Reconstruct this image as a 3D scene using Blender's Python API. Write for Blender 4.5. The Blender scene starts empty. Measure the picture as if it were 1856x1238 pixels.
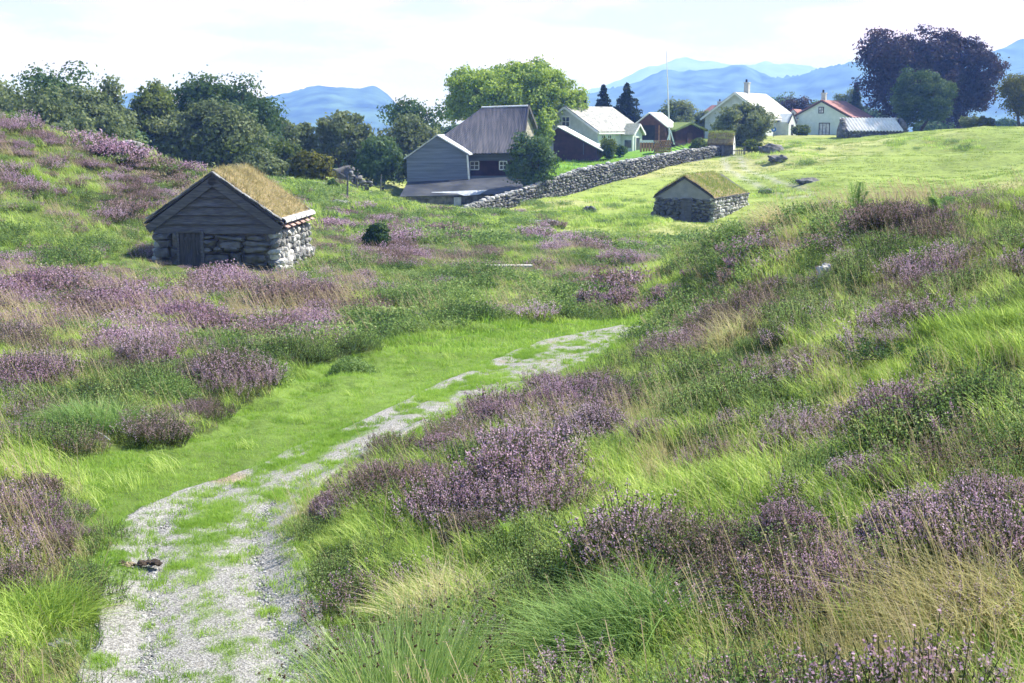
import bpy, math, random
import numpy as np
from mathutils import Vector, Matrix

R = math.radians
rng = np.random.default_rng(7)
scene = bpy.context.scene
COL = scene.collection

# ------------------------------------------------------------------ camera, sky, sun, exposure
F = 2300.0                       # focal length in pixels of the 1856 px wide photograph
PITCH = math.atan(389 / F)       # horizon at row 230
cam = bpy.data.objects.new('camera', bpy.data.cameras.new('camera'))
COL.objects.link(cam)
cam.data.sensor_width = 36.0
cam.data.lens = 36.0 * F / 1856
cam.data.clip_start = 0.1
cam.data.clip_end = 40000
cam.location = (0, 0, 0)
cam.rotation_euler = (R(90) - PITCH, 0, 0)
scene.camera = cam

SUN_AZ = R(64)                   # clockwise from +Y: right and slightly behind the scene
SUN_EL = R(48)
world = bpy.data.worlds.new('World'); scene.world = world
world.use_nodes = True
wn, wl = world.node_tree.nodes, world.node_tree.links
bg = wn['Background']
sky = wn.new('ShaderNodeTexSky'); sky.sky_type = 'NISHITA'; sky.sun_disc = False
sky.sun_elevation = SUN_EL; sky.sun_rotation = SUN_AZ
sky.air_density = 1.0; sky.dust_density = 0.6; sky.ozone_density = 3.0
tc = wn.new('ShaderNodeTexCoord'); sx = wn.new('ShaderNodeSeparateXYZ')
wl.new(tc.outputs['Generated'], sx.inputs[0])
mp = wn.new('ShaderNodeMapping'); mp.inputs['Scale'].default_value = (5, 5, 26); mp.inputs['Location'].default_value = (1.7, 0.3, 0.55)
wl.new(tc.outputs['Generated'], mp.inputs[0])
nz = wn.new('ShaderNodeTexNoise'); nz.inputs['Scale'].default_value = 1.0; nz.inputs['Detail'].default_value = 8; nz.inputs['Roughness'].default_value = 0.55
wl.new(mp.outputs[0], nz.inputs[0])
cover = wn.new('ShaderNodeMapRange'); cover.inputs['From Min'].default_value = 0.04; cover.inputs['From Max'].default_value = 0.32
cover.inputs['To Min'].default_value = 0.115; cover.inputs['To Max'].default_value = -0.22
wl.new(sx.outputs['Z'], cover.inputs['Value'])
addn = wn.new('ShaderNodeMath'); addn.operation = 'ADD'
wl.new(nz.outputs[0], addn.inputs[0]); wl.new(cover.outputs[0], addn.inputs[1])
ramp = wn.new('ShaderNodeValToRGB'); ramp.color_ramp.elements[0].position = 0.50; ramp.color_ramp.elements[1].position = 0.66
wl.new(addn.outputs[0], ramp.inputs[0])
low = wn.new('ShaderNodeMapRange'); low.inputs['From Min'].default_value = 0.06; low.inputs['From Max'].default_value = 0.30; low.inputs['To Min'].default_value = 1.0; low.inputs['To Max'].default_value = 0.0
wl.new(sx.outputs['Z'], low.inputs['Value'])
gap = wn.new('ShaderNodeMixRGB'); gap.inputs[2].default_value = (3.0, 2.6, 3.0, 1); wl.new(low.outputs[0], gap.inputs[0]); wl.new(sky.outputs[0], gap.inputs[1])
mixs = wn.new('ShaderNodeMixRGB'); mixs.inputs[2].default_value = (5.0, 3.3, 3.1, 1)
wl.new(ramp.outputs[0], mixs.inputs[0]); wl.new(gap.outputs[0], mixs.inputs[1])
wl.new(mixs.outputs[0], bg.inputs['Color'])
bg.inputs['Strength'].default_value = 0.105

sund = bpy.data.lights.new('sun', 'SUN'); sund.energy = 5.0; sund.angle = R(0.5); sund.color = (0.98, 0.96, 1.0)
sun = bpy.data.objects.new('sun', sund); COL.objects.link(sun)
sdir = Vector((math.sin(SUN_AZ) * math.cos(SUN_EL), math.cos(SUN_AZ) * math.cos(SUN_EL), math.sin(SUN_EL)))
sun.rotation_euler = sdir.to_track_quat('Z', 'Y').to_euler()
scene.view_settings.view_transform = 'Standard'
scene.view_settings.look = 'None'
scene.view_settings.exposure = 1.14
scene.view_settings.gamma = 1.0
scene.render.engine = 'CYCLES'
scene.cycles.use_denoising = True
scene.cycles.max_bounces = 6
scene.cycles.diffuse_bounces = 3
scene.cycles.glossy_bounces = 1
scene.cycles.transmission_bounces = 3
scene.cycles.transparent_max_bounces = 6
scene.cycles.volume_bounces = 2
scene.cycles.caustics_reflective = False
scene.cycles.caustics_refractive = False

# ------------------------------------------------------------------ projection helpers
SA, CA = math.sin(PITCH), math.cos(PITCH)
def P(px, py, d):
    r, dn = (px - 928) / F, (py - 619) / F
    k = d / (CA - dn * SA)
    return np.array((r * k, d, (-SA - dn * CA) * k))
def project(x, y, z):
    fw = y * CA - z * SA
    up = y * SA + z * CA
    fw = np.where(fw < 0.1, 0.1, fw)
    return 928 + F * x / fw, 619 - F * up / fw
def G(px, d, z):                 # hidden ground point under image column px
    return np.array(((px - 928) / F * d, d, z))

# ------------------------------------------------------------------ numpy noise
_tab = np.random.default_rng(3).random((256, 256))
def vnoise(x, y):
    xi, yi = np.floor(x).astype(int), np.floor(y).astype(int)
    fx, fy = x - xi, y - yi
    fx, fy = fx * fx * (3 - 2 * fx), fy * fy * (3 - 2 * fy)
    a = _tab[xi & 255, yi & 255]; b = _tab[(xi + 1) & 255, yi & 255]
    c = _tab[xi & 255, (yi + 1) & 255]; d = _tab[(xi + 1) & 255, (yi + 1) & 255]
    return (a * (1 - fx) + b * fx) * (1 - fy) + (c * (1 - fx) + d * fx) * fy
def fbm(x, y, o=4, seed=0):
    s = 0; a = 0.5; t = 0
    for i in range(o):
        s = s + a * vnoise(x * 2 ** i + 17.3 * i + seed * 31.7, y * 2 ** i - 9.1 * i + seed * 12.9); t += a; a *= 0.5
    return s / t
def sstep(a, b, x):
    t = np.clip((x - a) / (b - a), 0, 1); return t * t * (3 - 2 * t)

# ------------------------------------------------------------------ mesh builder
class MB:
    def __init__(self): self.v = []; self.f = []; self.n = 0
    def add(self, v, f, m=0):
        v = np.asarray(v, float).reshape(-1, 3)
        by = {}
        if isinstance(f, np.ndarray): by[f.shape[1]] = f
        else:
            for q in f: by.setdefault(len(q), []).append(q)
        for k, a in by.items(): self.f.append((np.asarray(a, int) + self.n, m))
        self.v.append(v); self.n += len(v)
        return self
    def box(self, c, s, m=0, rot=None, taper=0):
        hx, hy, hz = s[0] / 2, s[1] / 2, s[2] / 2
        v = np.array([[x * hx * (1 - taper * (z > 0)), y * hy * (1 - taper * (z > 0)), z * hz] for z in (-1, 1) for y in (-1, 1) for x in (-1, 1)])
        if rot is not None: v = v @ np.array(rot).T
        return self.add(v + np.array(c), [(0, 2, 3, 1), (4, 5, 7, 6), (0, 1, 5, 4), (2, 6, 7, 3), (0, 4, 6, 2), (1, 3, 7, 5)], m)
    def beam(self, a, b, w, h, m=0):
        a, b = np.array(a, float), np.array(b, float); d = b - a; L = np.linalg.norm(d); d /= L
        up = np.array((0, 0, 1.0)) if abs(d[2]) < 0.95 else np.array((0, 1.0, 0))
        s = np.cross(d, up); s /= np.linalg.norm(s); u = np.cross(s, d)
        return self.box((a + b) / 2, (L, w, h), m, np.stack([d, s, u], 1))
    def tube(self, pts, rad, n=6, m=0, cap=True):
        pts = np.array(pts, float); rings = []
        for i, p in enumerate(pts):
            d = pts[min(i + 1, len(pts) - 1)] - pts[max(i - 1, 0)]; d /= np.linalg.norm(d) + 1e-9
            up = np.array((0, 1.0, 0)) if abs(d[2]) > 0.8 else np.array((0, 0, 1.0))
            s = np.cross(d, up); s /= np.linalg.norm(s); u = np.cross(s, d)
            a = np.arange(n) * 2 * math.pi / n
            rings.append(p + rad[i] * (np.cos(a)[:, None] * s + np.sin(a)[:, None] * u))
        f = [(i * n + j, i * n + (j + 1) % n, (i + 1) * n + (j + 1) % n, (i + 1) * n + j) for i in range(len(pts) - 1) for j in range(n)]
        self.add(np.concatenate(rings), f, m)
        if cap: self.f.append((np.array([list(range(self.n - n, self.n))]), m))
        return self
    def prism(self, poly, vec, m=0):      # flat polygon (list of 3-D points) extruded by vec
        p = np.array(poly, float); k = len(p); v = np.concatenate([p, p + np.array(vec, float)])
        f = [tuple(range(k))[::-1], tuple(range(k, 2 * k))] + [(i, (i + 1) % k, k + (i + 1) % k, k + i) for i in range(k)]
        return self.add(v, f, m)
    def build(self, name, mats, parent=None, smooth=False, loc=None):
        me = bpy.data.meshes.new(name)
        v = np.concatenate(self.v)
        me.vertices.add(len(v)); me.vertices.foreach_set('co', v.astype(np.float32).ravel())
        li = np.concatenate([a.ravel() for a, m in self.f]); lt = np.concatenate([np.full(len(a), a.shape[1]) for a, m in self.f])
        mi = np.concatenate([np.full(len(a), m) for a, m in self.f])
        me.loops.add(len(li)); me.loops.foreach_set('vertex_index', li.astype(np.int32))
        me.polygons.add(len(lt)); ls = np.concatenate([[0], np.cumsum(lt)[:-1]])
        me.polygons.foreach_set('loop_start', ls.astype(np.int32)); me.polygons.foreach_set('loop_total', lt.astype(np.int32))
        me.polygons.foreach_set('material_index', mi.astype(np.int32))
        me.polygons.foreach_set('use_smooth', np.full(len(lt), smooth))
        me.update(calc_edges=True); me.validate()
        for m in (mats if isinstance(mats, (list, tuple)) else [mats]): me.materials.append(m)
        o = bpy.data.objects.new(name, me)
        if loc is not None: o.location = loc
        if parent is not False: COL.objects.link(o)
        if parent: o.parent = parent
        return o

def tag(o, label=None, cat=None, group=None, kind=None):
    if label: o['label'] = label
    if cat: o['category'] = cat
    if group: o['group'] = group
    if kind: o['kind'] = kind
    return o
def thing(name, label, cat, loc=(0, 0, 0), rz=0, group=None):
    o = bpy.data.objects.new(name, None); COL.objects.link(o)
    o.empty_display_size = 0.3
    o.location = tuple(loc); o.rotation_euler = (0, 0, rz)
    return tag(o, label, cat, group)
def copy_tree(o, parent=None):
    c = o.copy(); COL.objects.link(c)
    if parent: c.parent = parent
    for ch in o.children: copy_tree(ch, c)
    return c

# ------------------------------------------------------------------ materials
def nt(m): m.use_nodes = True; return m.node_tree.nodes, m.node_tree.links
def rgba(c): return (c[0], c[1], c[2], 1)
def solid(name, c1, c2=None, scale=6, rough=0.85, bump=0.0, bscale=None, detail=5, stretch=(1, 1, 1), metal=0, wave=None, lo=0.35, hi=0.65, spec=0.3):
    m = bpy.data.materials.new(name); n, l = nt(m); b = n['Principled BSDF']
    b.inputs['Roughness'].default_value = rough; b.inputs['Metallic'].default_value = metal; b.inputs['Specular IOR Level'].default_value = spec
    t = n.new('ShaderNodeTexCoord'); mpp = n.new('ShaderNodeMapping'); mpp.inputs['Scale'].default_value = stretch; l.new(t.outputs['Object'], mpp.inputs[0])
    nz = n.new('ShaderNodeTexNoise'); nz.inputs['Scale'].default_value = scale; nz.inputs['Detail'].default_value = detail; l.new(mpp.outputs[0], nz.inputs[0])
    r = n.new('ShaderNodeValToRGB'); r.color_ramp.elements[0].position = lo; r.color_ramp.elements[1].position = hi
    r.color_ramp.elements[0].color = rgba(c1); r.color_ramp.elements[1].color = rgba(c2 or c1); l.new(nz.outputs[0], r.inputs[0])
    out = r.outputs[0]
    bsrc = None
    if wave:      # (axis, period, depth, darkline)
        sp = n.new('ShaderNodeSeparateXYZ'); l.new(t.outputs['Object'], sp.inputs[0])
        ms = n.new('ShaderNodeMath'); ms.operation = 'MULTIPLY'; ms.inputs[1].default_value = 1 / wave[1]; l.new(sp.outputs[wave[0]], ms.inputs[0])
        fr = n.new('ShaderNodeMath'); fr.operation = 'FRACT'; l.new(ms.outputs[0], fr.inputs[0])
        rr = n.new('ShaderNodeValToRGB'); rr.color_ramp.elements[0].position = 0.0; rr.color_ramp.elements[0].color = (wave[3],) * 3 + (1,)
        rr.color_ramp.elements[1].position = 0.14; rr.color_ramp.elements[1].color = (1, 1, 1, 1); l.new(fr.outputs[0], rr.inputs[0])
        mm = n.new('ShaderNodeMixRGB'); mm.blend_type = 'MULTIPLY'; mm.inputs[0].default_value = 1; l.new(out, mm.inputs[1]); l.new(rr.outputs[0], mm.inputs[2]); out = mm.outputs[0]
        bsrc = rr.outputs[0] if wave[2] > 0 else None
    l.new(out, b.inputs['Base Color'])
    if bump > 0:
        nb = n.new('ShaderNodeTexNoise'); nb.inputs['Scale'].default_value = bscale or scale * 3; nb.inputs['Detail'].default_value = 6; l.new(mpp.outputs[0], nb.inputs[0])
        bp = n.new('ShaderNodeBump'); bp.inputs['Strength'].default_value = bump; bp.inputs['Distance'].default_value = 0.05
        l.new(nb.outputs[0], bp.inputs['Height']); l.new(bp.outputs[0], b.inputs['Normal'])
        if bsrc:
            b2 = n.new('ShaderNodeBump'); b2.inputs['Strength'].default_value = wave[2]; b2.inputs['Distance'].default_value = 0.03
            l.new(bsrc, b2.inputs['Height']); l.new(bp.outputs[0], b2.inputs['Normal']); l.new(b2.outputs[0], b.inputs['Normal'])
    return m
def veg(name, a, b_, c_=None, trans=0.4, patch=0.6, gloss=0.015, objvar=0.25):
    """plant material: colour varies per leaf, per instance and in wide patches of the place"""
    m = bpy.data.materials.new(name); n, l = nt(m); n.remove(n['Principled BSDF'])
    g = n.new('ShaderNodeNewGeometry'); oi = n.new('ShaderNodeObjectInfo')
    nz = n.new('ShaderNodeTexNoise'); nz.inputs['Scale'].default_value = patch; nz.inputs['Detail'].default_value = 3; l.new(g.outputs['Position'], nz.inputs[0])
    f = n.new('ShaderNodeMath'); f.operation = 'MULTIPLY_ADD'; f.inputs[1].default_value = 0.5; l.new(g.outputs['Random Per Island'], f.inputs[0])
    f2 = n.new('ShaderNodeMath'); f2.operation = 'MULTIPLY_ADD'; f2.inputs[1].default_value = objvar; l.new(oi.outputs['Random'], f2.inputs[0]); 
    f3 = n.new('ShaderNodeMath'); f3.operation = 'MULTIPLY_ADD'; f3.inputs[1].default_value = 1.1; f3.inputs[2].default_value = -0.42 - objvar * .3; l.new(nz.outputs[0], f3.inputs[0])
    l.new(f3.outputs[0], f2.inputs[2]); l.new(f2.outputs[0], f.inputs[2])
    r = n.new('ShaderNodeValToRGB'); e = r.color_ramp.elements
    e[0].color = rgba(a); e[1].color = rgba(c_ or b_); e[0].position = 0.1; e[1].position = 0.95
    if c_: x = e.new(0.5); x.color = rgba(b_)
    l.new(f.outputs[0], r.inputs[0])
    d = n.new('ShaderNodeBsdfDiffuse'); t = n.new('ShaderNodeBsdfTranslucent'); gl = n.new('ShaderNodeBsdfGlossy'); gl.inputs['Roughness'].default_value = 0.6
    l.new(r.outputs[0], d.inputs[0]); l.new(r.outputs[0], t.inputs[0])
    m1 = n.new('ShaderNodeMixShader'); m1.inputs[0].default_value = trans; l.new(d.outputs[0], m1.inputs[1]); l.new(t.outputs[0], m1.inputs[2])
    m2 = n.new('ShaderNodeMixShader'); m2.inputs[0].default_value = gloss; l.new(m1.outputs[0], m2.inputs[1]); l.new(gl.outputs[0], m2.inputs[2])
    l.new(m2.outputs[0], n['Material Output'].inputs[0])
    return m

M = dict(
    grass=veg('green_grass', (0.18, 0.29, 0.05), (0.42, 0.57, 0.11), (0.70, 0.76, 0.30), 0.5),
    lawn=veg('lane_grass', (0.18, 0.32, 0.04), (0.32, 0.50, 0.07), (0.50, 0.62, 0.18), 0.5),
    field=veg('meadow_grass', (0.22, 0.31, 0.06), (0.30, 0.38, 0.10), (0.38, 0.40, 0.16), 0.4, 0.12),
    straw=veg('dry_grass', (0.38, 0.35, 0.14), (0.60, 0.54, 0.27), (0.78, 0.72, 0.45), 0.45),
    seed=veg('seed_heads', (0.38, 0.30, 0.17), (0.58, 0.48, 0.30), None, 0.4),
    hstem=veg('heather_leaves', (0.03, 0.04, 0.016), (0.10, 0.115, 0.045), (0.26, 0.26, 0.11), 0.3),
    hflow=veg('heather_flowers', (0.38, 0.22, 0.30), (0.60, 0.42, 0.53), (0.84, 0.67, 0.78), 0.4, 0.5),
    hbrown=veg('faded_heather_flowers', (0.24, 0.15, 0.14), (0.38, 0.27, 0.27), (0.50, 0.37, 0.38), 0.35, 0.5),
    shrub=veg('shrub_leaves', (0.06, 0.12, 0.03), (0.22, 0.34, 0.09), (0.54, 0.62, 0.26), 0.45),
    twig=solid('twig_bark', (0.05, 0.038, 0.028), (0.10, 0.08, 0.06), 20),
    rush=veg('rush_stems', (0.10, 0.19, 0.05), (0.24, 0.38, 0.10), (0.50, 0.58, 0.24), 0.35),
    rushhead=solid('rush_seed_clusters', (0.06, 0.04, 0.025), (0.13, 0.08, 0.045), 30),
    fern=veg('fern_fronds', (0.13, 0.25, 0.04), (0.24, 0.38, 0.06), (0.40, 0.50, 0.10), 0.5),
    bark=solid('tree_bark', (0.055, 0.045, 0.036), (0.12, 0.10, 0.085), 5, bump=0.6),
    stone=solid('grey_stone', (0.10, 0.10, 0.10), (0.30, 0.30, 0.29), 3.2, bump=1.0, bscale=14),
    paler=solid('pale_stone', (0.30, 0.30, 0.29), (0.58, 0.57, 0.54), 4.5, bump=0.7, bscale=16),
    darkstone=solid('dark_stone', (0.07, 0.07, 0.072), (0.19, 0.185, 0.18), 3, bump=0.7, bscale=12),
    wood=solid('weathered_boards', (0.075, 0.075, 0.085), (0.165, 0.16, 0.16), 6, bump=0.5, stretch=(0.5, 1, 6)),
    darkwood=solid('dark_door_boards', (0.05, 0.048, 0.05), (0.105, 0.10, 0.10), 7, bump=0.5, stretch=(6, 1, 0.5)),
    turf=veg('golden_turf', (0.27, 0.24, 0.11), (0.48, 0.42, 0.21), (0.72, 0.65, 0.40), 0.4, 1.5),
    turfg=veg('green_turf', (0.19, 0.27, 0.05), (0.34, 0.40, 0.10), (0.52, 0.47, 0.18), 0.4, 0.8),
    soil=solid('turf_soil', (0.16, 0.12, 0.06), (0.28, 0.22, 0.10), 4, bump=0.8),
)
# ------------------------------------------------------------------ terrain
_cp = [P(*a) for a in [
 (-400,1300,7.6),(0,1238,7.9),(200,1238,8.05),(400,1238,8.05),(600,1238,7.9),(800,1238,7.2),(1000,1238,6.8),(1200,1238,6.35),(1500,1238,5.8),(1856,1238,5.3),(2250,1238,5.0),
 (-400,1100,9.0),(0,1100,9.1),(200,1100,9.42),(400,1100,9.45),(560,1100,9.3),(300,1000,10.8),(480,1000,10.8),(-400,900,11.6),(0,900,12.0),(300,900,12.5),(500,900,12.5),(-400,800,14.0),(0,800,14.3),(300,800,15.0),(600,800,15.1),
 (0,700,18.0),(300,700,18.5),(600,700,18.7),(800,710,18.2),(900,670,20.1),(1000,640,22),(1120,612,24.2),(900,600,25),(1200,575,27.5),(-400,600,23),(0,600,23.5),(300,600,24.4),(600,600,25),(-400,500,31),(0,500,32),(400,520,32),(600,500,35),(390,487,38),(560,492,38),(560,470,42),
 (-400,400,36),(0,430,37),(0,350,42),(0,290,46),(0,222,50),(-400,150,52),(100,252,52),(200,275,54),(300,303,55),(370,330,55),(150,400,43),(225,455,39.5),(200,350,49),(300,380,50),(100,320,48),
 (430,332,75),(500,335,80),(560,330,85),(600,400,58),(700,400,62),(700,450,47),(800,500,37),(800,400,68),(700,345,100),(900,392,80),(1000,388,83),(1000,450,55),(900,480,43),(1000,520,35),(1100,560,30),(1200,440,62),(1150,400,78),(1290,402,80),(1400,400,75),(1200,490,45),
 (730,372,103),(830,376,100),(700,335,115),(850,388,93),(950,371,99),(1050,345,106),(1150,318,113),(1250,294,120),(1310,284,124),(950,335,106),(1000,300,120),(1100,284,128),(1200,272,132),
 (1400,300,110),(1350,340,98),(1500,330,95),(1500,262,135),(1400,250,150),(1600,247,145),(1700,240,135),(1700,300,105),(1856,238,130),(1856,300,100),(1700,350,85),(1600,375,78),(1856,340,82),(2200,250,110),
 (1240,478,33),(1350,432,31),(1500,404,27),(1650,388,25),(1856,368,22),(2200,350,20),
 (1300,560,25),(1300,650,18.5),(1150,645,21.4),(1000,740,15.9),(900,805,13.9),(700,885,12.2),(600,950,11.2),(565,1050,9.75),(1500,500,20),(1856,500,15),(1500,600,15.5),(1856,600,12),(1200,750,13.8),(1500,750,11.3),(1856,750,9.3),(2250,750,8.5),(1000,900,11),(1300,900,9.6),(1600,900,8.4),(1856,900,7.6),(1000,1050,8.9),(1400,1050,7.4),(1856,1050,6.4),(750,1050,9.4)]]
_cp += [G(*a) for a in [(0,64,-1.8),(0,85,-4.0),(200,75,-3.6),(-400,80,-3.5),(1240,45,-4.9),(1500,42,-4.0),(1500,60,-5.2),(1856,40,-3.2),(1856,60,-4.4),(1700,50,-4.5),
 (800,125,-5.2),(450,112,-3.9),(300,105,-3.2),(100,110,-3.4),(600,120,-4.2),(-400,120,-4),
 (0,200,-5),(500,200,-6),(1000,200,-4),(1400,200,-1.5),(1856,200,-1.5),(2250,200,-1.5),(0,320,-8),(928,320,-8),(1856,320,-6),(-400,320,-8),(2250,320,-6)]]
_cp += [np.array(a, float) for a in [(0,3,-1.9),(3,2,-1.7),(-3,2,-2.2),(0,-3,-1.7),(12,-4,-1.5),(-12,-4,-3),(0,-30,-2),(60,0,-2),(-60,0,-1),(0,-120,-5),(200,0,-4),(-200,0,-5),(-300,-300,-8),(300,-300,-8)]]
_cp = np.array(_cp)
def _tl(x, y): return np.stack([np.arctan2(x, y) * 3.0, np.log(np.maximum(np.hypot(x, y), 3.0)) * 1.0], -1)
def _ker(a, b):
    d = np.sqrt(((a[:, None, :] - b[None, :, :]) ** 2).sum(-1)) + 1e-9
    return d * d * np.log(d)
_A = _tl(_cp[:, 0], _cp[:, 1]); _n = len(_A)
_K = np.zeros((_n + 3, _n + 3)); _K[:_n, :_n] = _ker(_A, _A) + np.eye(_n) * 0.004
_K[:_n, _n:] = np.concatenate([np.ones((_n, 1)), _A], 1); _K[_n:, :_n] = _K[:_n, _n:].T
_w = np.linalg.solve(_K, np.concatenate([_cp[:, 2], np.zeros(3)]))
def _rbf(x, y):
    q = _tl(x, y); out = np.empty(len(q))
    for i in range(0, len(q), 20000):
        s = q[i:i + 20000]; out[i:i + 20000] = _ker(s, _A) @ _w[:_n] + _w[_n] + s @ _w[_n + 1:]
    return out
# smooth base on a coarse (theta, log r) grid
TH0, TH1, LR0, LR1 = -math.pi, math.pi, math.log(3.0), math.log(330.0)
NT, NR = 721, 241
_th = np.linspace(TH0, TH1, NT); _lr = np.linspace(LR0, LR1, NR)
_TT, _LL = np.meshgrid(_th, _lr, indexing='ij'); _rr = np.exp(_LL)
_base = _rbf((np.sin(_TT) * _rr).ravel(), (np.cos(_TT) * _rr).ravel()).reshape(NT, NR)
_base = np.clip(_base, -10, 3)
_bk = sstep(R(120), R(170), np.abs(_TT)); _base = _base * (1 - _bk) + (-3.0 - 5 * sstep(3, 5.5, _LL)) * _bk
def smooth_h(x, y):
    t = np.arctan2(x, y); l = np.log(np.maximum(np.hypot(x, y), 3.0001))
    far = sstep(math.log(250), LR1, l); l = np.minimum(l, LR1 - 1e-6)
    a = (t - TH0) / (TH1 - TH0) * (NT - 1); b = (l - LR0) / (LR1 - LR0) * (NR - 1)
    i = np.clip(a.astype(int), 0, NT - 2); j = np.clip(b.astype(int), 0, NR - 2); fa, fb = a - i, b - j
    h = (_base[i, j] * (1 - fa) + _base[i + 1, j] * fa) * (1 - fb) + (_base[i, j + 1] * (1 - fa) + _base[i + 1, j + 1] * fa) * fb
    return h * (1 - far) - 8.0 * far
def inpoly(px, py, poly):
    r = np.zeros(px.shape, bool); n = len(poly)
    for i in range(n):
        x0, y0 = poly[i]; x1, y1 = poly[(i + 1) % n]
        c = ((y0 > py) != (y1 > py))
        r ^= c & (px < (x1 - x0) * (py - y0) / (y1 - y0 + 1e-12) + x0)
    return r
LANE = [(120,960),(165,900),(130,870),(150,830),(330,800),(420,740),(560,680),(700,610),(850,585),(960,575),(1100,578),(1230,545),(1235,566),(1190,600),(1120,660),(1000,690),(930,730),(800,790),(640,850),(560,900),(500,960)]
def lane_mask(px, py, x, y):
    jx = (fbm(x * 1.3, y * 1.3, 3, 5) - 0.5)
    return inpoly(px + jx * 60, py + (fbm(x * 1.3, y * 1.3, 3, 6) - 0.5) * 40, LANE)
MOUNDS = [(*P(1800, 262, 116)[:2], 9, .95), (*P(1690, 285, 104)[:2], 6, .45), (*P(1560, 285, 118)[:2], 7, -.5), (*P(1470, 345, 92)[:2], 3, .4), (*P(1425, 285, 116)[:2], 4, .5), (*P(1740, 330, 90)[:2], 6, .35)]
def hgt(x, y):
    x = np.asarray(x, float); y = np.asarray(y, float)
    h = smooth_h(x, y); r = np.hypot(x, y)
    px, py = project(x, y, h)
    flat = path_dist(x, y)
    und = (fbm(x * 0.55, y * 0.55, 3, 1) - 0.5) * 0.34 + (fbm(x * 2.1, y * 2.1, 3, 2) - 0.5) * 0.30
    fieldm = sstep(70, 95, r) * (px > 850)
    h = h + und * sstep(0.1, 2.2, flat) * (1 - 0.6 * fieldm)
    for mx, my, mr, mh in MOUNDS: h = h + mh * np.exp(-((x - mx) ** 2 + (y - my) ** 2) / mr ** 2)
    # hummocky ground in the middle distance
    h = h + (fbm(x * 0.16, y * 0.16, 3, 8) - 0.5) * 1.1 * sstep(26, 48, r) * (1 - sstep(140, 200, r)) * (1 - 0.3 * fieldm)
    h = h + (fbm(x * 0.055, y * 0.055, 2, 9) - 0.5) * 3.2 * fieldm * (1 - sstep(125, 150, r)) * sstep(16, 30, x)
    return h
def h1(x, y): return float(hgt(np.array([x]), np.array([y]))[0])
# gravel track: left and right edge in the photograph -> world
EDGE = [(1320,90,680),(1238,150,640),(1150,172,598),(1050,180,562),(985,190,540),(940,220,545),(905,290,560),(880,380,578),(850,470,620),(815,530,690),(770,650,770),(730,735,860),(700,790,950),(675,850,1020),(650,905,1075),(625,965,1120),(604,1060,1165),(590,1130,1200)]
def ground_hit(px, py):
    d = np.exp(np.linspace(math.log(4), math.log(320), 1500))
    pts = np.array([P(px, py, q) for q in d]); g = smooth_h(pts[:, 0], pts[:, 1])
    k = np.argmax(pts[:, 2] < g); return pts[k, :2] if pts[k, 2] < g[k] else pts[-1, :2]
_el = np.array([ground_hit(a, y) for y, a, b in EDGE]); _er = np.array([ground_hit(b, y) for y, a, b in EDGE])
def _resamp(e, n=160):
    t = np.linspace(0, 1, len(e)); s = np.linspace(0, 1, n); k = np.ones(9) / 9
    o = np.stack([np.interp(s, t, e[:, i]) for i in range(2)], 1)
    p = np.concatenate([np.repeat(o[:1], 4, 0), o, np.repeat(o[-1:], 4, 0)])
    return np.stack([np.convolve(p[:, i], k, 'valid') for i in range(2)], 1)
EL, ER = _resamp(_el), _resamp(_er); CL = (EL + ER) / 2; HW = np.hypot(*(ER - EL).T) / 2
def path_dist(x, y):            # distance outside the track edge (negative inside)
    x = np.atleast_1d(x); y = np.atleast_1d(y); out = np.full(x.shape, 50.0)
    near = (np.hypot(x, y) < 40) & (y > 0); xs, ys = x[near], y[near]
    if len(xs):
        res = np.full(xs.shape, 1e9)
        for i in range(0, len(CL), 2): res = np.minimum(res, np.hypot(xs - CL[i, 0], ys - CL[i, 1]) - HW[i] * 0.95)
        out[near] = res
    return out

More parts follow.
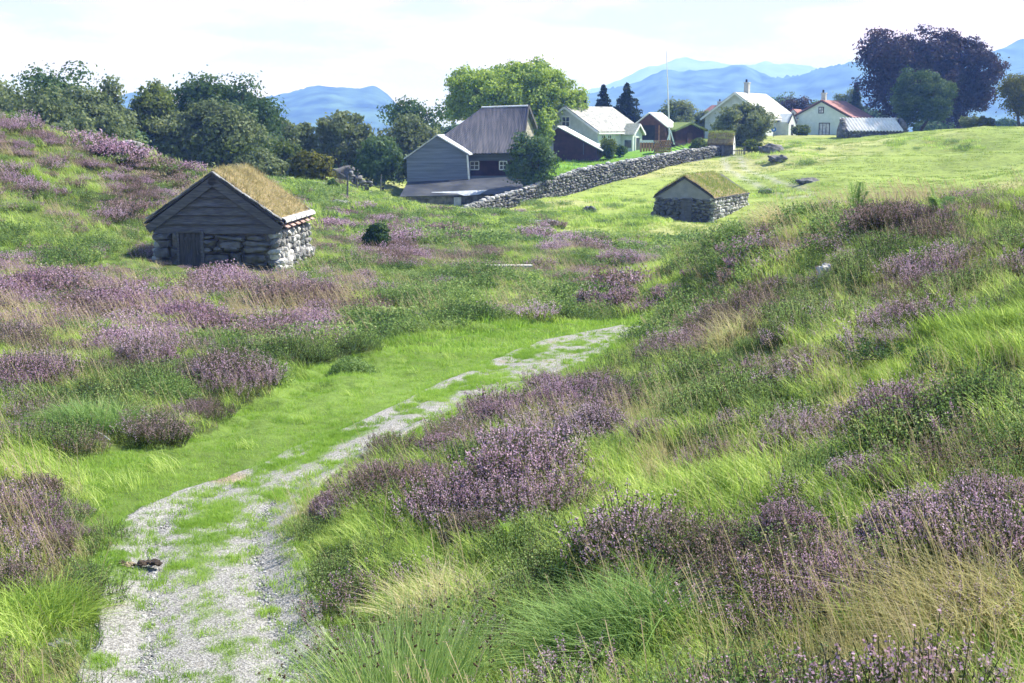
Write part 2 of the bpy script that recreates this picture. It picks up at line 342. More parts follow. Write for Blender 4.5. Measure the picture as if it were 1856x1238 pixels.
# ---- plant cover of the place, read off the photograph once and fixed to the ground
def ell(px, py, L):
    w = np.zeros(px.shape)
    for e in L:
        cx, cy, rx, ry, s = e[:5]; a = R(e[5]) if len(e) > 5 else 0
        dx, dy = px - cx, py - cy; u = (dx * math.cos(a) + dy * math.sin(a)) / rx; v = (-dx * math.sin(a) + dy * math.cos(a)) / ry
        w = np.maximum(w, s * np.clip((1.3 - np.sqrt(u * u + v * v)) * 1.6, 0, 1))
    return w
HEATH = [(95,265,140,42,.9,24),(215,322,160,62,1,30),(300,372,110,50,.95,30),(365,345,80,34,.9,20),(20,275,30,14,.6),(50,330,70,30,.6),(60,420,60,25,.45),(150,390,70,30,.5),(-100,350,90,80,.6),
 (60,525,110,32,.85),(250,540,160,45,.6),(120,600,170,50,.7),(420,545,170,45,.6),(330,620,90,40,.4),(70,700,130,40,.55),(-150,600,200,120,.8),(560,560,110,30,.7),(200,620,70,25,.9),(640,560,60,24,.7),(500,600,120,25,.7),(620,520,80,18,.6),(640,420,60,40,.8),(600,450,40,30,.8),
 (750,425,75,24,.95),(720,470,120,18,.75),(1000,425,80,18,.7),(1090,440,110,26,.95),(1150,455,80,20,.7),(850,480,120,14,.5),(980,475,90,12,.5),(720,495,80,15,.5),
 (1065,525,22,30,1),(1120,525,36,16,1),(290,655,45,22,1.1),(390,690,70,18,.8),(440,700,40,14,.8),(540,610,70,18,.7),
 (60,850,80,40,.7),(90,950,60,40,.8),(20,1030,50,55,.9),(100,1000,30,20,.5),
 (610,880,50,20,.9,-28),(700,840,80,22,.8,-28),(790,800,60,22,.8,-25),(880,745,70,22,.7,-25),(985,700,50,20,.7,-20),(1080,740,90,32,.8),(1170,775,60,30,.8),(960,820,60,25,1),(1010,810,60,25,.9),
 (960,900,50,60,.9),(985,930,70,35,.8),(850,950,70,50,.8),(830,985,60,20,.7),(1220,940,70,38,.8),(1330,740,34,50,.8),(1380,720,30,22,.6),(1430,945,65,45,1),(1550,835,60,40,1),(1600,930,120,45,.9),(1720,860,90,55,1),(1800,890,80,70,1),(1650,780,80,30,.6),(1760,760,80,26,.7),(1590,980,120,30,.7),(1800,990,90,50,.8),
 (1090,1020,75,24,.9),(1270,1045,90,35,1),(1200,1080,50,16,.6),(1480,1060,60,20,.5),(1620,1180,90,14,.5),(1760,1190,50,14,.5),(1430,1225,40,12,.5),
 (1650,490,90,45,.8),(1620,420,60,24,.7),(1700,430,50,26,.7),(1385,590,40,32,.9),(1430,640,50,30,.6),(1300,620,60,34,.5),(1640,560,40,20,.7),(1250,700,60,24,.4),(1800,660,60,20,.4),(1080,660,50,20,.5),(1180,640,50,30,.5),(1840,380,30,20,.6),(1460,690,50,20,.5)]
SHRUB = [(250,720,190,26,.8,-14),(450,665,140,26,.8,-14),(620,650,70,30,.8),(120,770,90,30,.6),(780,580,100,20,.8),(860,530,140,40,.7),(1000,540,90,30,.8),(700,600,90,24,.6),(1200,560,90,18,.5),(1350,470,140,50,.8),(1500,430,140,36,.6),(1650,480,160,60,.6),(1800,440,80,60,.6),(1450,560,160,60,.5),(1250,620,80,50,.6),(1200,700,160,50,.6),(1400,740,100,30,.4),(1640,820,60,26,.7),(1800,780,90,40,.8),(900,860,60,30,.6),(860,850,50,26,.7),(1480,860,60,30,.7),(1650,720,80,30,.4),(1080,880,60,30,.5),(1650,860,50,30,.8),
 (100,480,60,20,.8),(370,495,70,14,.8),(60,400,60,60,.4),(160,430,100,40,.35),(530,500,60,14,.6),(640,490,30,14,.7),(1100,480,80,20,.3),(930,440,50,16,.5),(800,440,100,26,.35),(600,470,40,18,.5)]
BRIGHT = [(1300,880,140,50,1,-14),(1500,680,160,50,.9,-14),(1750,620,160,60,.9,-14),(1380,800,120,34,.8),(700,960,90,50,.8),(650,1060,70,40,.8),(250,830,110,60,.6),(330,1220,20,20,0),(1200,640,60,30,.3),(80,1120,90,60,.9),(60,440,200,50,.8,14),(150,360,120,40,.7,26),(1300,960,60,30,.5),(1050,980,80,40,.4),(930,530,120,20,.7),(840,560,120,20,.7)]
DRY = [(1700,1120,260,60,.9),(1450,1130,160,60,.7),(1350,1210,150,40,.7),(740,1080,110,40,.9),(900,1100,90,50,.6),(1650,400,200,26,.6),(1400,430,120,26,.5),(1350,640,70,36,.8),(1450,560,90,40,.4),(100,780,120,30,.6),(50,640,120,50,.3),(350,590,160,40,.35),(1450,600,120,60,.4),(1500,400,90,20,.6),(30,900,80,80,.5),(1600,1010,160,40,.5),(700,1000,60,30,.6),(560,560,160,30,.35),(780,380,60,14,.6),(620,350,40,30,.5),(1100,700,60,20,.2)]
def cover(x, y, z):
    px, py = project(x, y, z); r = np.hypot(x, y)
    n1 = fbm(x * 1.5, y * 1.5, 3, 11) if True else 0; n2 = fbm(x * 0.5, y * 0.5, 3, 12)
    jx = (fbm(x * 1.1, y * 1.1, 2, 21) - .5) * 70 * np.clip(10 / r, .15, 1) ; jy = (fbm(x * 1.1, y * 1.1, 2, 22) - .5) * 50 * np.clip(10 / r, .15, 1)
    qx, qy = px + jx, py + jy
    H = ell(qx, qy, HEATH); S = ell(qx, qy, SHRUB); B = ell(qx, qy, BRIGHT); D = ell(qx, qy, DRY)
    out = (px < -60) | (px > 1916) | (py > 1300) | (y < 0)
    H = np.where(out, (n2 > .5) * np.where(py > 1238, .0, .7), H); S = np.where(out, .4 * (n1 > .5), S); D = np.where(out, .4, D)
    fieldm = (r > 62) & (px > 1000) & (y > 0) | (r > 88)
    H = np.clip(H * (0.12 + 1.2 * sstep(.42, .60, .6 * n1 + .4 * n2)), 0, 1.2); S = S * (0.3 + 1.2 * sstep(.35, .65, fbm(x * 1.8, y * 1.8, 3, 13)))
    H = np.where(fieldm, 0, H); S = np.where(fieldm, 0, S)
    lane = lane_mask(px, py, x, y)
    yard = (y > 92) & (y < 150) & inpoly(px, py, [(940,345),(1000,290),(1080,270),(1300,255),(1300,268),(1240,283),(1150,306),(1050,334),(960,362),(900,372)])
    return dict(yard=yard, px=px, py=py, r=r, H=H, S=S, B=B, D=D, field=fieldm, lane=lane)

def ground_mat():
    m = bpy.data.materials.new('moor_ground'); n, l = nt(m); b = n['Principled BSDF']; b.inputs['Roughness'].default_value = 0.95; b.inputs['Specular IOR Level'].default_value = 0.1
    at = n.new('ShaderNodeAttribute'); at.attribute_name = 'cover'
    g = n.new('ShaderNodeNewGeometry')
    na = n.new('ShaderNodeTexNoise'); na.inputs['Scale'].default_value = 2.2; na.inputs['Detail'].default_value = 8; na.inputs['Roughness'].default_value = 0.7; l.new(g.outputs['Position'], na.inputs[0])
    nb = n.new('ShaderNodeTexNoise'); nb.inputs['Scale'].default_value = 0.10; nb.inputs['Detail'].default_value = 6; nb.inputs['Roughness'].default_value = 0.65; l.new(g.outputs['Position'], nb.inputs[0])
    mu = n.new('ShaderNodeMath'); mu.operation = 'ADD'; l.new(na.outputs[0], mu.inputs[0]); l.new(nb.outputs[0], mu.inputs[1])
    r = n.new('ShaderNodeMapRange'); r.inputs['From Min'].default_value = 0.7; r.inputs['From Max'].default_value = 1.3; r.inputs['To Min'].default_value = 0.55; r.inputs['To Max'].default_value = 1.35; l.new(mu.outputs[0], r.inputs[0])
    mx = n.new('ShaderNodeMixRGB'); mx.blend_type = 'MULTIPLY'; mx.inputs[0].default_value = 1; l.new(at.outputs['Color'], mx.inputs[1]); l.new(r.outputs[0], mx.inputs[2])
    l.new(mx.outputs[0], b.inputs['Base Color'])
    bp = n.new('ShaderNodeBump'); bp.inputs['Strength'].default_value = 0.9; bp.inputs['Distance'].default_value = 0.12; l.new(na.outputs[0], bp.inputs['Height']); l.new(bp.outputs[0], b.inputs['Normal'])
    return m
def make_ground():
    tw = np.linspace(R(-27), R(27), 560)
    th = np.concatenate([np.linspace(-math.pi, R(-28), 90), tw, np.linspace(R(28), math.pi, 90)])
    rr = np.concatenate([[0.6, 1.5, 2.4], np.exp(np.linspace(math.log(3.2), math.log(320), 620)), np.exp(np.linspace(math.log(350), math.log(7400), 30))])
    T, Q = np.meshgrid(th, rr, indexing='ij'); X, Y = np.sin(T) * Q, np.cos(T) * Q
    Z = hgt(X.ravel(), Y.ravel()); x, y = X.ravel(), Y.ravel()
    c = cover(x, y, Z)
    k = [np.array(a) for a in [(0.08, 0.105, 0.03), (0.055, 0.048, 0.032), (0.14, 0.21, 0.045), (0.19, 0.18, 0.08), (0.25, 0.32, 0.075)]]
    col = np.tile(k[0], (len(x), 1))
    def mixc(w, cc):
        nonlocal col; w = np.clip(w, 0, 1)[:, None]; col = col * (1 - w) + cc * w
    mixc(c['D'], k[3]); mixc(c['B'], k[2]); mixc(c['S'] * .7, k[0]); mixc(c['H'], k[1]); mixc(c['lane'] * 1.0, np.array((0.13, 0.20, 0.04)))
    ff = c['field'].astype(float); mixc(ff, k[4])
    dry = sstep(.45, .7, fbm(x * .07, y * .07, 4, 40)) * ff; mixc(dry * .6, np.array((0.40, 0.37, 0.18)))
    mixc(c['yard'].astype(float), np.array((0.17, 0.34, 0.05)))
    tk = np.full(len(x), 99.); TP = [P(*q)[:2] for q in ((1325, 286, 122), (1335, 300, 112), (1362, 322, 103), (1400, 345, 96), (1450, 362, 88))]
    for a_, b_ in zip(TP[:-1], TP[1:]):
        d_ = b_ - a_; u_ = np.clip(((x - a_[0]) * d_[0] + (y - a_[1]) * d_[1]) / (d_ @ d_), 0, 1); tk = np.minimum(tk, np.hypot(x - a_[0] - u_ * d_[0], y - a_[1] - u_ * d_[1]))
    mixc((np.exp(-((tk - .75) / .3) ** 2)) * .75, np.array((0.40, 0.40, 0.30)))
    mixc((c['r'] > 340).astype(float), np.array((0.05, 0.08, 0.03)))
    nt_, nr = len(th), len(rr)
    i = np.arange(nt_ - 1)[:, None] * nr + np.arange(nr - 1)[None, :]; i = i.ravel()
    f = np.stack([i, i + 1, i + nr + 1, i + nr], 1)
    mb = MB(); mb.add(np.stack([x, y, Z], 1), f)
    ctr = np.array([[0, 0, h1(0.01, 0.6)]]); a = np.arange(nt_ - 1) * nr
    mb.add(ctr, np.zeros((0, 3), int)); mb.f.pop(); mb.f.append((np.stack([np.full(nt_ - 1, mb.n - 1), a, a + nr], 1), 0))
    o = mb.build('ground', ground_mat(), smooth=True); tag(o, kind='structure')
    ca = o.data.color_attributes.new('cover', 'FLOAT_COLOR', 'POINT')
    full = np.concatenate([np.concatenate([col, np.ones((len(x), 1))], 1), [[.05, .08, .03, 1]]])
    ca.data.foreach_set('color', full.astype(np.float32).ravel())
    return o
ground = make_ground()

def path_grass(a, s, x, y):      # 0 gravel .. 1 grass; a = 0..1 across, s = 0..1 along
    n = fbm(x * 1.6, y * 1.6, 4, 31); n2 = fbm(x * 6, y * 6, 3, 32)
    mid = np.exp(-((a - 0.47 - 0.04 * np.sin(s * 9)) / 0.17) ** 2) * (0.68 + 0.25 * (s < .12))
    edge = np.exp(-(np.minimum(a, (1 - a) * 1.6) / 0.13) ** 2) * 0.60
    upper = sstep(.34, .42, s) * (0.18 + .36 * (1 - sstep(.3, .7, a)))
    cross = np.exp(-((s - .37) / .035) ** 2) * .6 * (a < .8)
    return sstep(0.46, 0.98, np.maximum(np.maximum(mid, edge), np.maximum(upper, cross)) + (n - 0.5) * 1.4 + (n2 - .5) * 1.1)
def make_path():
    nv, nu = 420, 60; s = np.linspace(0, 1, nv); t = np.linspace(0, 1, len(EL))
    l = np.stack([np.interp(s, t, EL[:, i]) for i in range(2)], 1); r = np.stack([np.interp(s, t, ER[:, i]) for i in range(2)], 1)
    a = np.linspace(0, 1, nu); wig = (fbm(s * 40, s * 0 + 3, 3, 33) - .5) * .12
    XY = l[:, None, :] + (r - l)[:, None, :] * (a[None, :, None] + (wig[:, None] * (2 * a - 1) ** 2 * np.sign(a - .5))[:, :, None])
    x, y = XY[..., 0].ravel(), XY[..., 1].ravel()
    A = np.tile(a, nv); S = np.repeat(s, nu)
    z = hgt(x, y) + 0.02 - 0.045 * (np.abs(2 * A - 1) > .97) + 0.012 * (fbm(x * 3, y * 3, 3, 34) - .5) - 0.03 * (np.exp(-((A - .24) / .1) ** 2) + np.exp(-((A - .78) / .1) ** 2))
    z = z + 0.02
    g = path_grass(A, S, x, y)
    i = (np.arange(nv - 1)[:, None] * nu + np.arange(nu - 1)[None, :]).ravel()
    mb = MB(); mb.add(np.stack([x, y, z], 1), np.stack([i, i + 1, i + nu + 1, i + nu], 1))
    m = bpy.data.materials.new('gravel'); n, lk = nt(m); b = n['Principled BSDF']; b.inputs['Roughness'].default_value = 0.9; b.inputs['Specular IOR Level'].default_value = 0.2
    ge = n.new('ShaderNodeNewGeometry'); v = n.new('ShaderNodeTexVoronoi'); v.inputs['Scale'].default_value = 75; lk.new(ge.outputs['Position'], v.inputs[0])
    rp = n.new('ShaderNodeValToRGB'); rp.color_ramp.elements[0].color = (0.125, 0.12, 0.11, 1); rp.color_ramp.elements[1].color = (0.36, 0.35, 0.325, 1)
    sp = n.new('ShaderNodeSeparateColor'); lk.new(v.outputs['Color'], sp.inputs[0]); lk.new(sp.outputs[0], rp.inputs[0])
    nz = n.new('ShaderNodeTexNoise'); nz.inputs['Scale'].default_value = 1.1; nz.inputs['Detail'].default_value = 6; lk.new(ge.outputs['Position'], nz.inputs[0])
    r2 = n.new('ShaderNodeValToRGB'); r2.color_ramp.elements[0].position = .62; r2.color_ramp.elements[1].position = .72; r2.color_ramp.elements[0].color = (1, 1, 1, 1); r2.color_ramp.elements[1].color = (0.95, 0.80, 0.62, 1); lk.new(nz.outputs[0], r2.inputs[0])
    mm = n.new('ShaderNodeMixRGB'); mm.blend_type = 'MULTIPLY'; mm.inputs[0].default_value = 1; lk.new(rp.outputs[0], mm.inputs[1]); lk.new(r2.outputs[0], mm.inputs[2])
    at = n.new('ShaderNodeAttribute'); at.attribute_name = 'grassy'
    mg = n.new('ShaderNodeMixRGB'); mg.inputs[2].default_value = (0.12, 0.19, 0.04, 1); lk.new(at.outputs['Fac'], mg.inputs[0]); lk.new(mm.outputs[0], mg.inputs[1]); lk.new(mg.outputs[0], b.inputs['Base Color'])
    bp = n.new('ShaderNodeBump'); bp.inputs['Strength'].default_value = 0.5; bp.inputs['Distance'].default_value = 0.012; lk.new(v.outputs['Distance'], bp.inputs['Height']); lk.new(bp.outputs[0], b.inputs['Normal'])
    o = mb.build('path', m, smooth=True); tag(o, kind='structure')
    ca = o.data.attributes.new('grassy', 'FLOAT', 'POINT'); ca.data.foreach_set('value', (g * .75).astype(np.float32))
    return x, y, z, A, S, g
pathdata = make_path()

# ------------------------------------------------------------------ mountains
def ridge(name, d, prof, depth, col, rough=0.04, teeth=0, seed=0):
    """a range of hills: px,py skyline profile at distance d, falling away to both sides"""
    prof = np.array(prof, float); n = 700
    px = np.linspace(prof[0, 0], prof[-1, 0], n); py = np.interp(px, prof[:, 0], prof[:, 1])
    k = np.hanning(15); k /= k.sum(); py = np.convolve(np.pad(py, 7, 'edge'), k, 'valid')
    X = (px - 928) / F * d; H = -(py - 230) / F * d + 12
    m = 26; t = np.linspace(-1, 1, m); V = np.zeros((m, n, 3))
    pr = np.clip(1 - np.abs(t) ** 1.3, 0, 1)
    for j in range(m):
        nn = fbm(X * 30 / d + seed, np.full(n, t[j] * 5 + seed), 5, seed + 1) - .5
        V[j, :, 0] = X * (1 + t[j] * depth / d); V[j, :, 1] = d + t[j] * depth
        V[j, :, 2] = -12 + H * pr[j] * (1 + (nn * 0.35) * (abs(t[j]) > .02))
    c = m // 2
    V[c:c + 1, :, 2] += 0
    tn = vnoise(np.arange(n) * .9, np.zeros(n) + seed)
    if teeth: V[c, :, 2] += teeth * (vnoise(np.arange(n) * 0.93, np.full(n, 3.3)) - .3)
    i = (np.arange(m - 1)[:, None] * n + np.arange(n - 1)[None, :]).ravel()
    mb = MB(); mb.add(V.reshape(-1, 3), np.stack([i, i + 1, i + n + 1, i + n], 1))
    mt = solid(name + '_forest', tuple(.3 * np.array(col)), tuple(2.6 * np.array(col)), 0.006 * 3000 / d * 3, detail=8, lo=.35, hi=.7, rough=1, spec=0)
    return tag(mb.build(name, mt, smooth=True), kind='structure')
ridge('hills', 2400, [(-900,190),(-400,200),(0,215),(200,190),(260,172),(330,200),(420,192),(490,180),(530,172),(570,162),(600,160),(640,162),(680,161),(705,172),(740,210),(800,245),(900,262),(1000,250)], 500, (0.035, 0.06, 0.03), teeth=4, seed=2)
ridge('wooded_hills', 2600, [(880,245),(1000,185),(1060,166),(1120,160),(1150,155),(1180,140),(1205,133),(1225,140),(1240,135),(1290,137),(1330,132),(1350,136),(1370,148),(1400,147),(1440,140),(1480,128),(1510,118),(1540,110),(1600,100),(1700,102),(1800,100),(1856,86),(1950,78),(2300,110),(2800,150)], 600, (0.035, 0.06, 0.03), teeth=7, seed=5)
ridge('mountains', 6000, [(900,225),(1000,180),(1100,152),(1130,142),(1160,125),(1200,113),(1225,108),(1260,111),(1300,118),(1320,119),(1350,116),(1385,113),(1420,116),(1470,126),(1550,140),(1700,165),(1856,190),(2400,225)], 1200, (0.05, 0.07, 0.045), seed=9)
# ------------------------------------------------------------------ stones
def _ico():
    import bmesh
    bm = bmesh.new(); bmesh.ops.create_icosphere(bm, subdivisions=2, radius=1.0)
    v = np.array([q.co[:] for q in bm.verts]); f = np.array([[w.index for w in q.verts] for q in bm.faces]); bm.free(); return v, f
ICO_V, ICO_F = _ico()
def stone(mb, c, s, boxy=0.55, jit=0.12, rot=None, m=0, r=rng):
    v = np.sign(ICO_V) * np.abs(ICO_V) ** boxy
    v = v / np.maximum(1, (np.linalg.norm(v, axis=1) / 1.35)[:, None])
    cut = r.normal(size=(5, 3)); cut /= np.linalg.norm(cut, axis=1, keepdims=True)
    for q in cut:                      # broken planar faces
        e = v @ q; v = v - np.maximum(e - .82, 0)[:, None] * q
    k = r.normal(size=(4, 3)); d = sum(np.sin(v @ q * 2.3 + r.random() * 6) for q in k) / 4
    v = v * (1 + jit * d[:, None])
    v = v * np.array(s) / 2
    if rot is None:
        a = r.uniform(-.15, .15); b = r.uniform(-.1, .1)
        rot = np.array(Matrix.Rotation(a, 3, 'Y') @ Matrix.Rotation(b, 3, 'X'))
    return mb.add(v @ np.array(rot).T + np.array(c), ICO_F, m)
def stone_face(mb, a, b, zb, zt, sw, sh, th=0.3, boxy=0.5, jit=0.15, m=0, tilt=0.12, mats=1, gap=0.97):
    """courses of stones between plan points a and b; zb / zt may vary along (functions of t)"""
    a, b = np.array(a, float), np.array(b, float); L = np.linalg.norm(b - a); d = (b - a) / L
    zb = zb if callable(zb) else (lambda t, q=zb: q); zt = zt if callable(zt) else (lambda t, q=zt: q)
    H = max(zt(0) - zb(0), zt(1) - zb(1), zt(.5) - zb(.5)); z = 0; ang = math.atan2(d[1], d[0])
    while z < H:
        h = sh * rng.uniform(.6, 1.35); u = -sw * rng.uniform(0, .4)
        while u < L:
            w = sw * rng.uniform(.55, 1.6); t = min(max((u + w / 2) / L, 0), 1); top = zt(t) - zb(t)
            if z + h * .5 < top and u + w * .6 < L + .05:
                cz = zb(t) + (z + h / 2) ; p = a + d * (u + w / 2)
                rot = Matrix.Rotation(ang, 3, 'Z') @ Matrix.Rotation(rng.normal() * tilt, 3, 'Y') @ Matrix.Rotation(rng.normal() * .12, 3, 'X')
                stone(mb, (p[0], p[1], cz + rng.normal() * .015), (w * gap, th * rng.uniform(.8, 1.25), h * gap * 1.03), boxy, jit, rot, m=int(rng.integers(mats)) if mats > 1 else m)
            u += w
        z += h * .96
    return mb

def grass_blades(N, base, h, w, lean=0.3, wind=None, curve=1.0, r=rng, seg=3):
    """tapered bent strips; base (N,3), h (N,) -> vertices, quads"""
    h = np.broadcast_to(h, (N,)); w = np.broadcast_to(w, (N,))
    ang = r.uniform(0, 2 * np.pi, N) if wind is None else wind + r.normal(0, .6, N)
    ld = np.stack([np.cos(ang), np.sin(ang)], 1); ln = np.abs(r.normal(lean, lean * .5, N))
    wa = r.uniform(0, np.pi, N); wd = np.stack([np.cos(wa), np.sin(wa)], 1)
    t = np.linspace(0, 1, seg + 1); wt = np.array([1, .9, .62, .12]) if seg == 3 else np.linspace(1, .15, seg + 1)
    V = np.zeros((N, seg + 1, 2, 3))
    for i, q in enumerate(t):
        o = ld * (ln * h * (q ** (1 + curve)))[:, None]
        z = h * q * (1 - .3 * np.clip(ln, 0, 1.6) * q)
        for k, s in enumerate((-.5, .5)):
            V[:, i, k, :2] = base[:, :2] + o + wd * (s * w * wt[i])[:, None]; V[:, i, k, 2] = base[:, 2] + z
    b = np.arange(N)[:, None] * (2 * (seg + 1)) + np.arange(seg)[None, :] * 2; b = b.ravel()
    return V.reshape(-1, 3), np.stack([b, b + 1, b + 3, b + 2], 1)
def leaf_quads(c, nrm, w, h, r=rng):
    """rhombic leaf cards centred at c facing nrm"""
    N = len(c); nrm = nrm / (np.linalg.norm(nrm, axis=1, keepdims=True) + 1e-9)
    q = r.normal(size=(N, 3)); t = np.cross(nrm, q); t /= np.linalg.norm(t, axis=1, keepdims=True) + 1e-9; b = np.cross(nrm, t)
    w = np.broadcast_to(w, (N,))[:, None]; h = np.broadcast_to(h, (N,))[:, None]
    V = np.stack([c - t * h / 2, c + b * w / 2 + t * h * .08, c + t * h / 2, c - b * w / 2 + t * h * .08], 1)
    return V.reshape(-1, 3), np.arange(N * 4).reshape(N, 4)

# ------------------------------------------------------------------ building pieces (local frame: gable front at y=0, x to -w..0, depth +y)
def wall_shell(mb, w, L, hw, hr, z0=-0.6, m=0):
    poly = [(-w, 0, z0), (0, 0, z0), (0, 0, hw), (-w / 2, 0, hr), (-w, 0, hw)]
    return mb.prism(poly, (0, L, 0), m)
def roof_side(mb, w, L, hw, hr, side, over=.3, ov_g=.3, th=.1, lift=.02, m=0, corr=0):
    """one slope, side=+1 right, -1 left"""
    k = (hr - hw) / (w / 2); xr = -w / 2; xe = (0 if side > 0 else -w); s = side
    e = np.array((xe + s * over, 0, hw - k * over + lift)); r_ = np.array((xr, 0, hr + lift))
    nrm = np.array((s * k, 0, 1.0)); nrm /= np.linalg.norm(nrm)
    if not corr:
        y0, y1 = -ov_g, L + ov_g
        p = [r_ + (0, y0, 0), e + (0, y0, 0), e + (0, y1, 0), r_ + (0, y1, 0)]
        return mb.prism(p, nrm * th, m)
    n = int((L + 2 * ov_g) / corr * 6); ys = np.linspace(-ov_g, L + ov_g, n); off = th * .3 * np.cos(np.arange(n) * 2 * np.pi / 6)
    v = []
    for a in (r_, e):
        for lay in (0.0, th):
            v += [a + (0, y, 0) + nrm * (lay + o) for y, o in zip(ys, off)]
    f = []
    for i in range(n - 1):
        f += [(i, i + 1, 2 * n + i + 1, 2 * n + i), (n + i, 3 * n + i, 3 * n + i + 1, n + i + 1), (i, n + i, n + i + 1, i + 1), (2 * n + i, 2 * n + i + 1, 3 * n + i + 1, 3 * n + i)]
    return mb.add(np.array(v), f, m)
def window(root, face, u, z, w, h, L=None, frame_m=None, pane_m=None, mul=(1, 1), name='window', xw=0):
    """face 'front' (u = x) or 'right' (u = y)"""
    def put(c, s): return ((c[0], -c[1], c[2]), (s[0], s[1], s[2])) if face == 'front' else ((xw + c[1], c[0], c[2]), (s[1], s[0], s[2]))
    fb = MB(); b = .09
    for c, s in [((u, .03, z + h / 2), (w + b, .07, b)), ((u, .03, z - h / 2), (w + b, .09, b)), ((u - w / 2, .03, z), (b, .066, h)), ((u + w / 2, .03, z), (b, .066, h))]: fb.box(*put(c, s))
    for i in range(1, mul[0] + 1): fb.box(*put((u - w / 2 + w * i / (mul[0] + 1), .028, z), (.05, .055, h - b)))
    for i in range(1, mul[1] + 1): fb.box(*put((u, .028, z - h / 2 + h * i / (mul[1] + 1)), (w - b, .05, .045)))
    fo = fb.build(name, frame_m, root)
    pb = MB(); pb.box(*put((u, .012, z), (w, .02, h))); pb.build('pane', pane_m, fo)
    return fo

white = solid('white_painted_boards', (0.50, 0.54, 0.54), (0.62, 0.66, 0.65), 2, bump=.15, wave=(2, .16, .5, .8))
whitetrim = solid('white_trim', (0.72, 0.74, 0.72), (0.82, 0.83, 0.81), 3)
palebl = solid('pale_blue_boards', (0.52, 0.63, 0.62), (0.60, 0.70, 0.69), 2, wave=(2, .16, .4, .85))
glass = solid('dark_glass', (0.03, 0.035, 0.045), (0.09, 0.10, 0.12), 2, rough=.15, spec=.6)
curtain = solid('white_curtain_glass', (0.35, 0.40, 0.45), (0.7, 0.72, 0.74), 3, rough=.2, spec=.6)
slate = solid('pale_slate_roof', (0.16, 0.165, 0.15), (0.42, 0.42, 0.38), 2.6, bump=.5, bscale=7, wave=(1, .38, .5, .72), rough=.6)
slate2 = solid('chalky_slate_roof', (0.27, 0.27, 0.26), (0.52, 0.52, 0.48), 2.2, bump=.4, bscale=7, wave=(1, .38, .4, .8), rough=.6)
sheetwhite = solid('white_sheet_roof', (0.66, 0.66, 0.64), (0.84, 0.84, 0.82), 1.0, rough=.5, bump=.1, wave=(1, .6, .4, .85))
redtile = solid('red_roof_tiles', (0.23, 0.105, 0.095), (0.34, 0.17, 0.15), 1.2, bump=.3, wave=(1, .3, .6, .7))
corr_grey = solid('rust_stained_corrugated_iron', (0.035, 0.042, 0.062), (0.10, 0.098, 0.12), 1.3, stretch=(4, .35, .35), rough=.55, bump=.3, lo=.4, hi=.62)
corr_white = solid('pale_corrugated_sheet', (0.74, 0.71, 0.66), (0.88, 0.86, 0.82), 1.6, rough=.6, bump=.2)
greyboard = solid('blue_grey_boards', (0.12, 0.145, 0.19), (0.18, 0.21, 0.27), 1.6, bump=.3, stretch=(.3, .3, 4), wave=(2, .2, .5, .7))
darkred = solid('dark_red_boards', (0.05, 0.024, 0.030), (0.085, 0.038, 0.042), 2.5, bump=.2, wave=(0, .16, .4, .7))
brownred = solid('brown_red_boards', (0.08, 0.042, 0.036), (0.14, 0.07, 0.055), 2.5, bump=.2, wave=(2, .16, .4, .7))
orangewood = solid('orange_stained_fence_boards', (0.36, 0.16, 0.08), (0.52, 0.27, 0.15), 4, bump=.2)
chim = solid('rendered_chimney', (0.42, 0.42, 0.40), (0.58, 0.57, 0.54), 6, bump=.3)
dark = solid('dark_opening', (0.02, 0.02, 0.022), (0.04, 0.04, 0.042), 3)
metalroof = solid('weathered_metal_lean_to', (0.03, 0.035, 0.045), (0.075, 0.08, 0.09), 1.3, rough=.5, bump=.3, stretch=(.6, .6, 1))

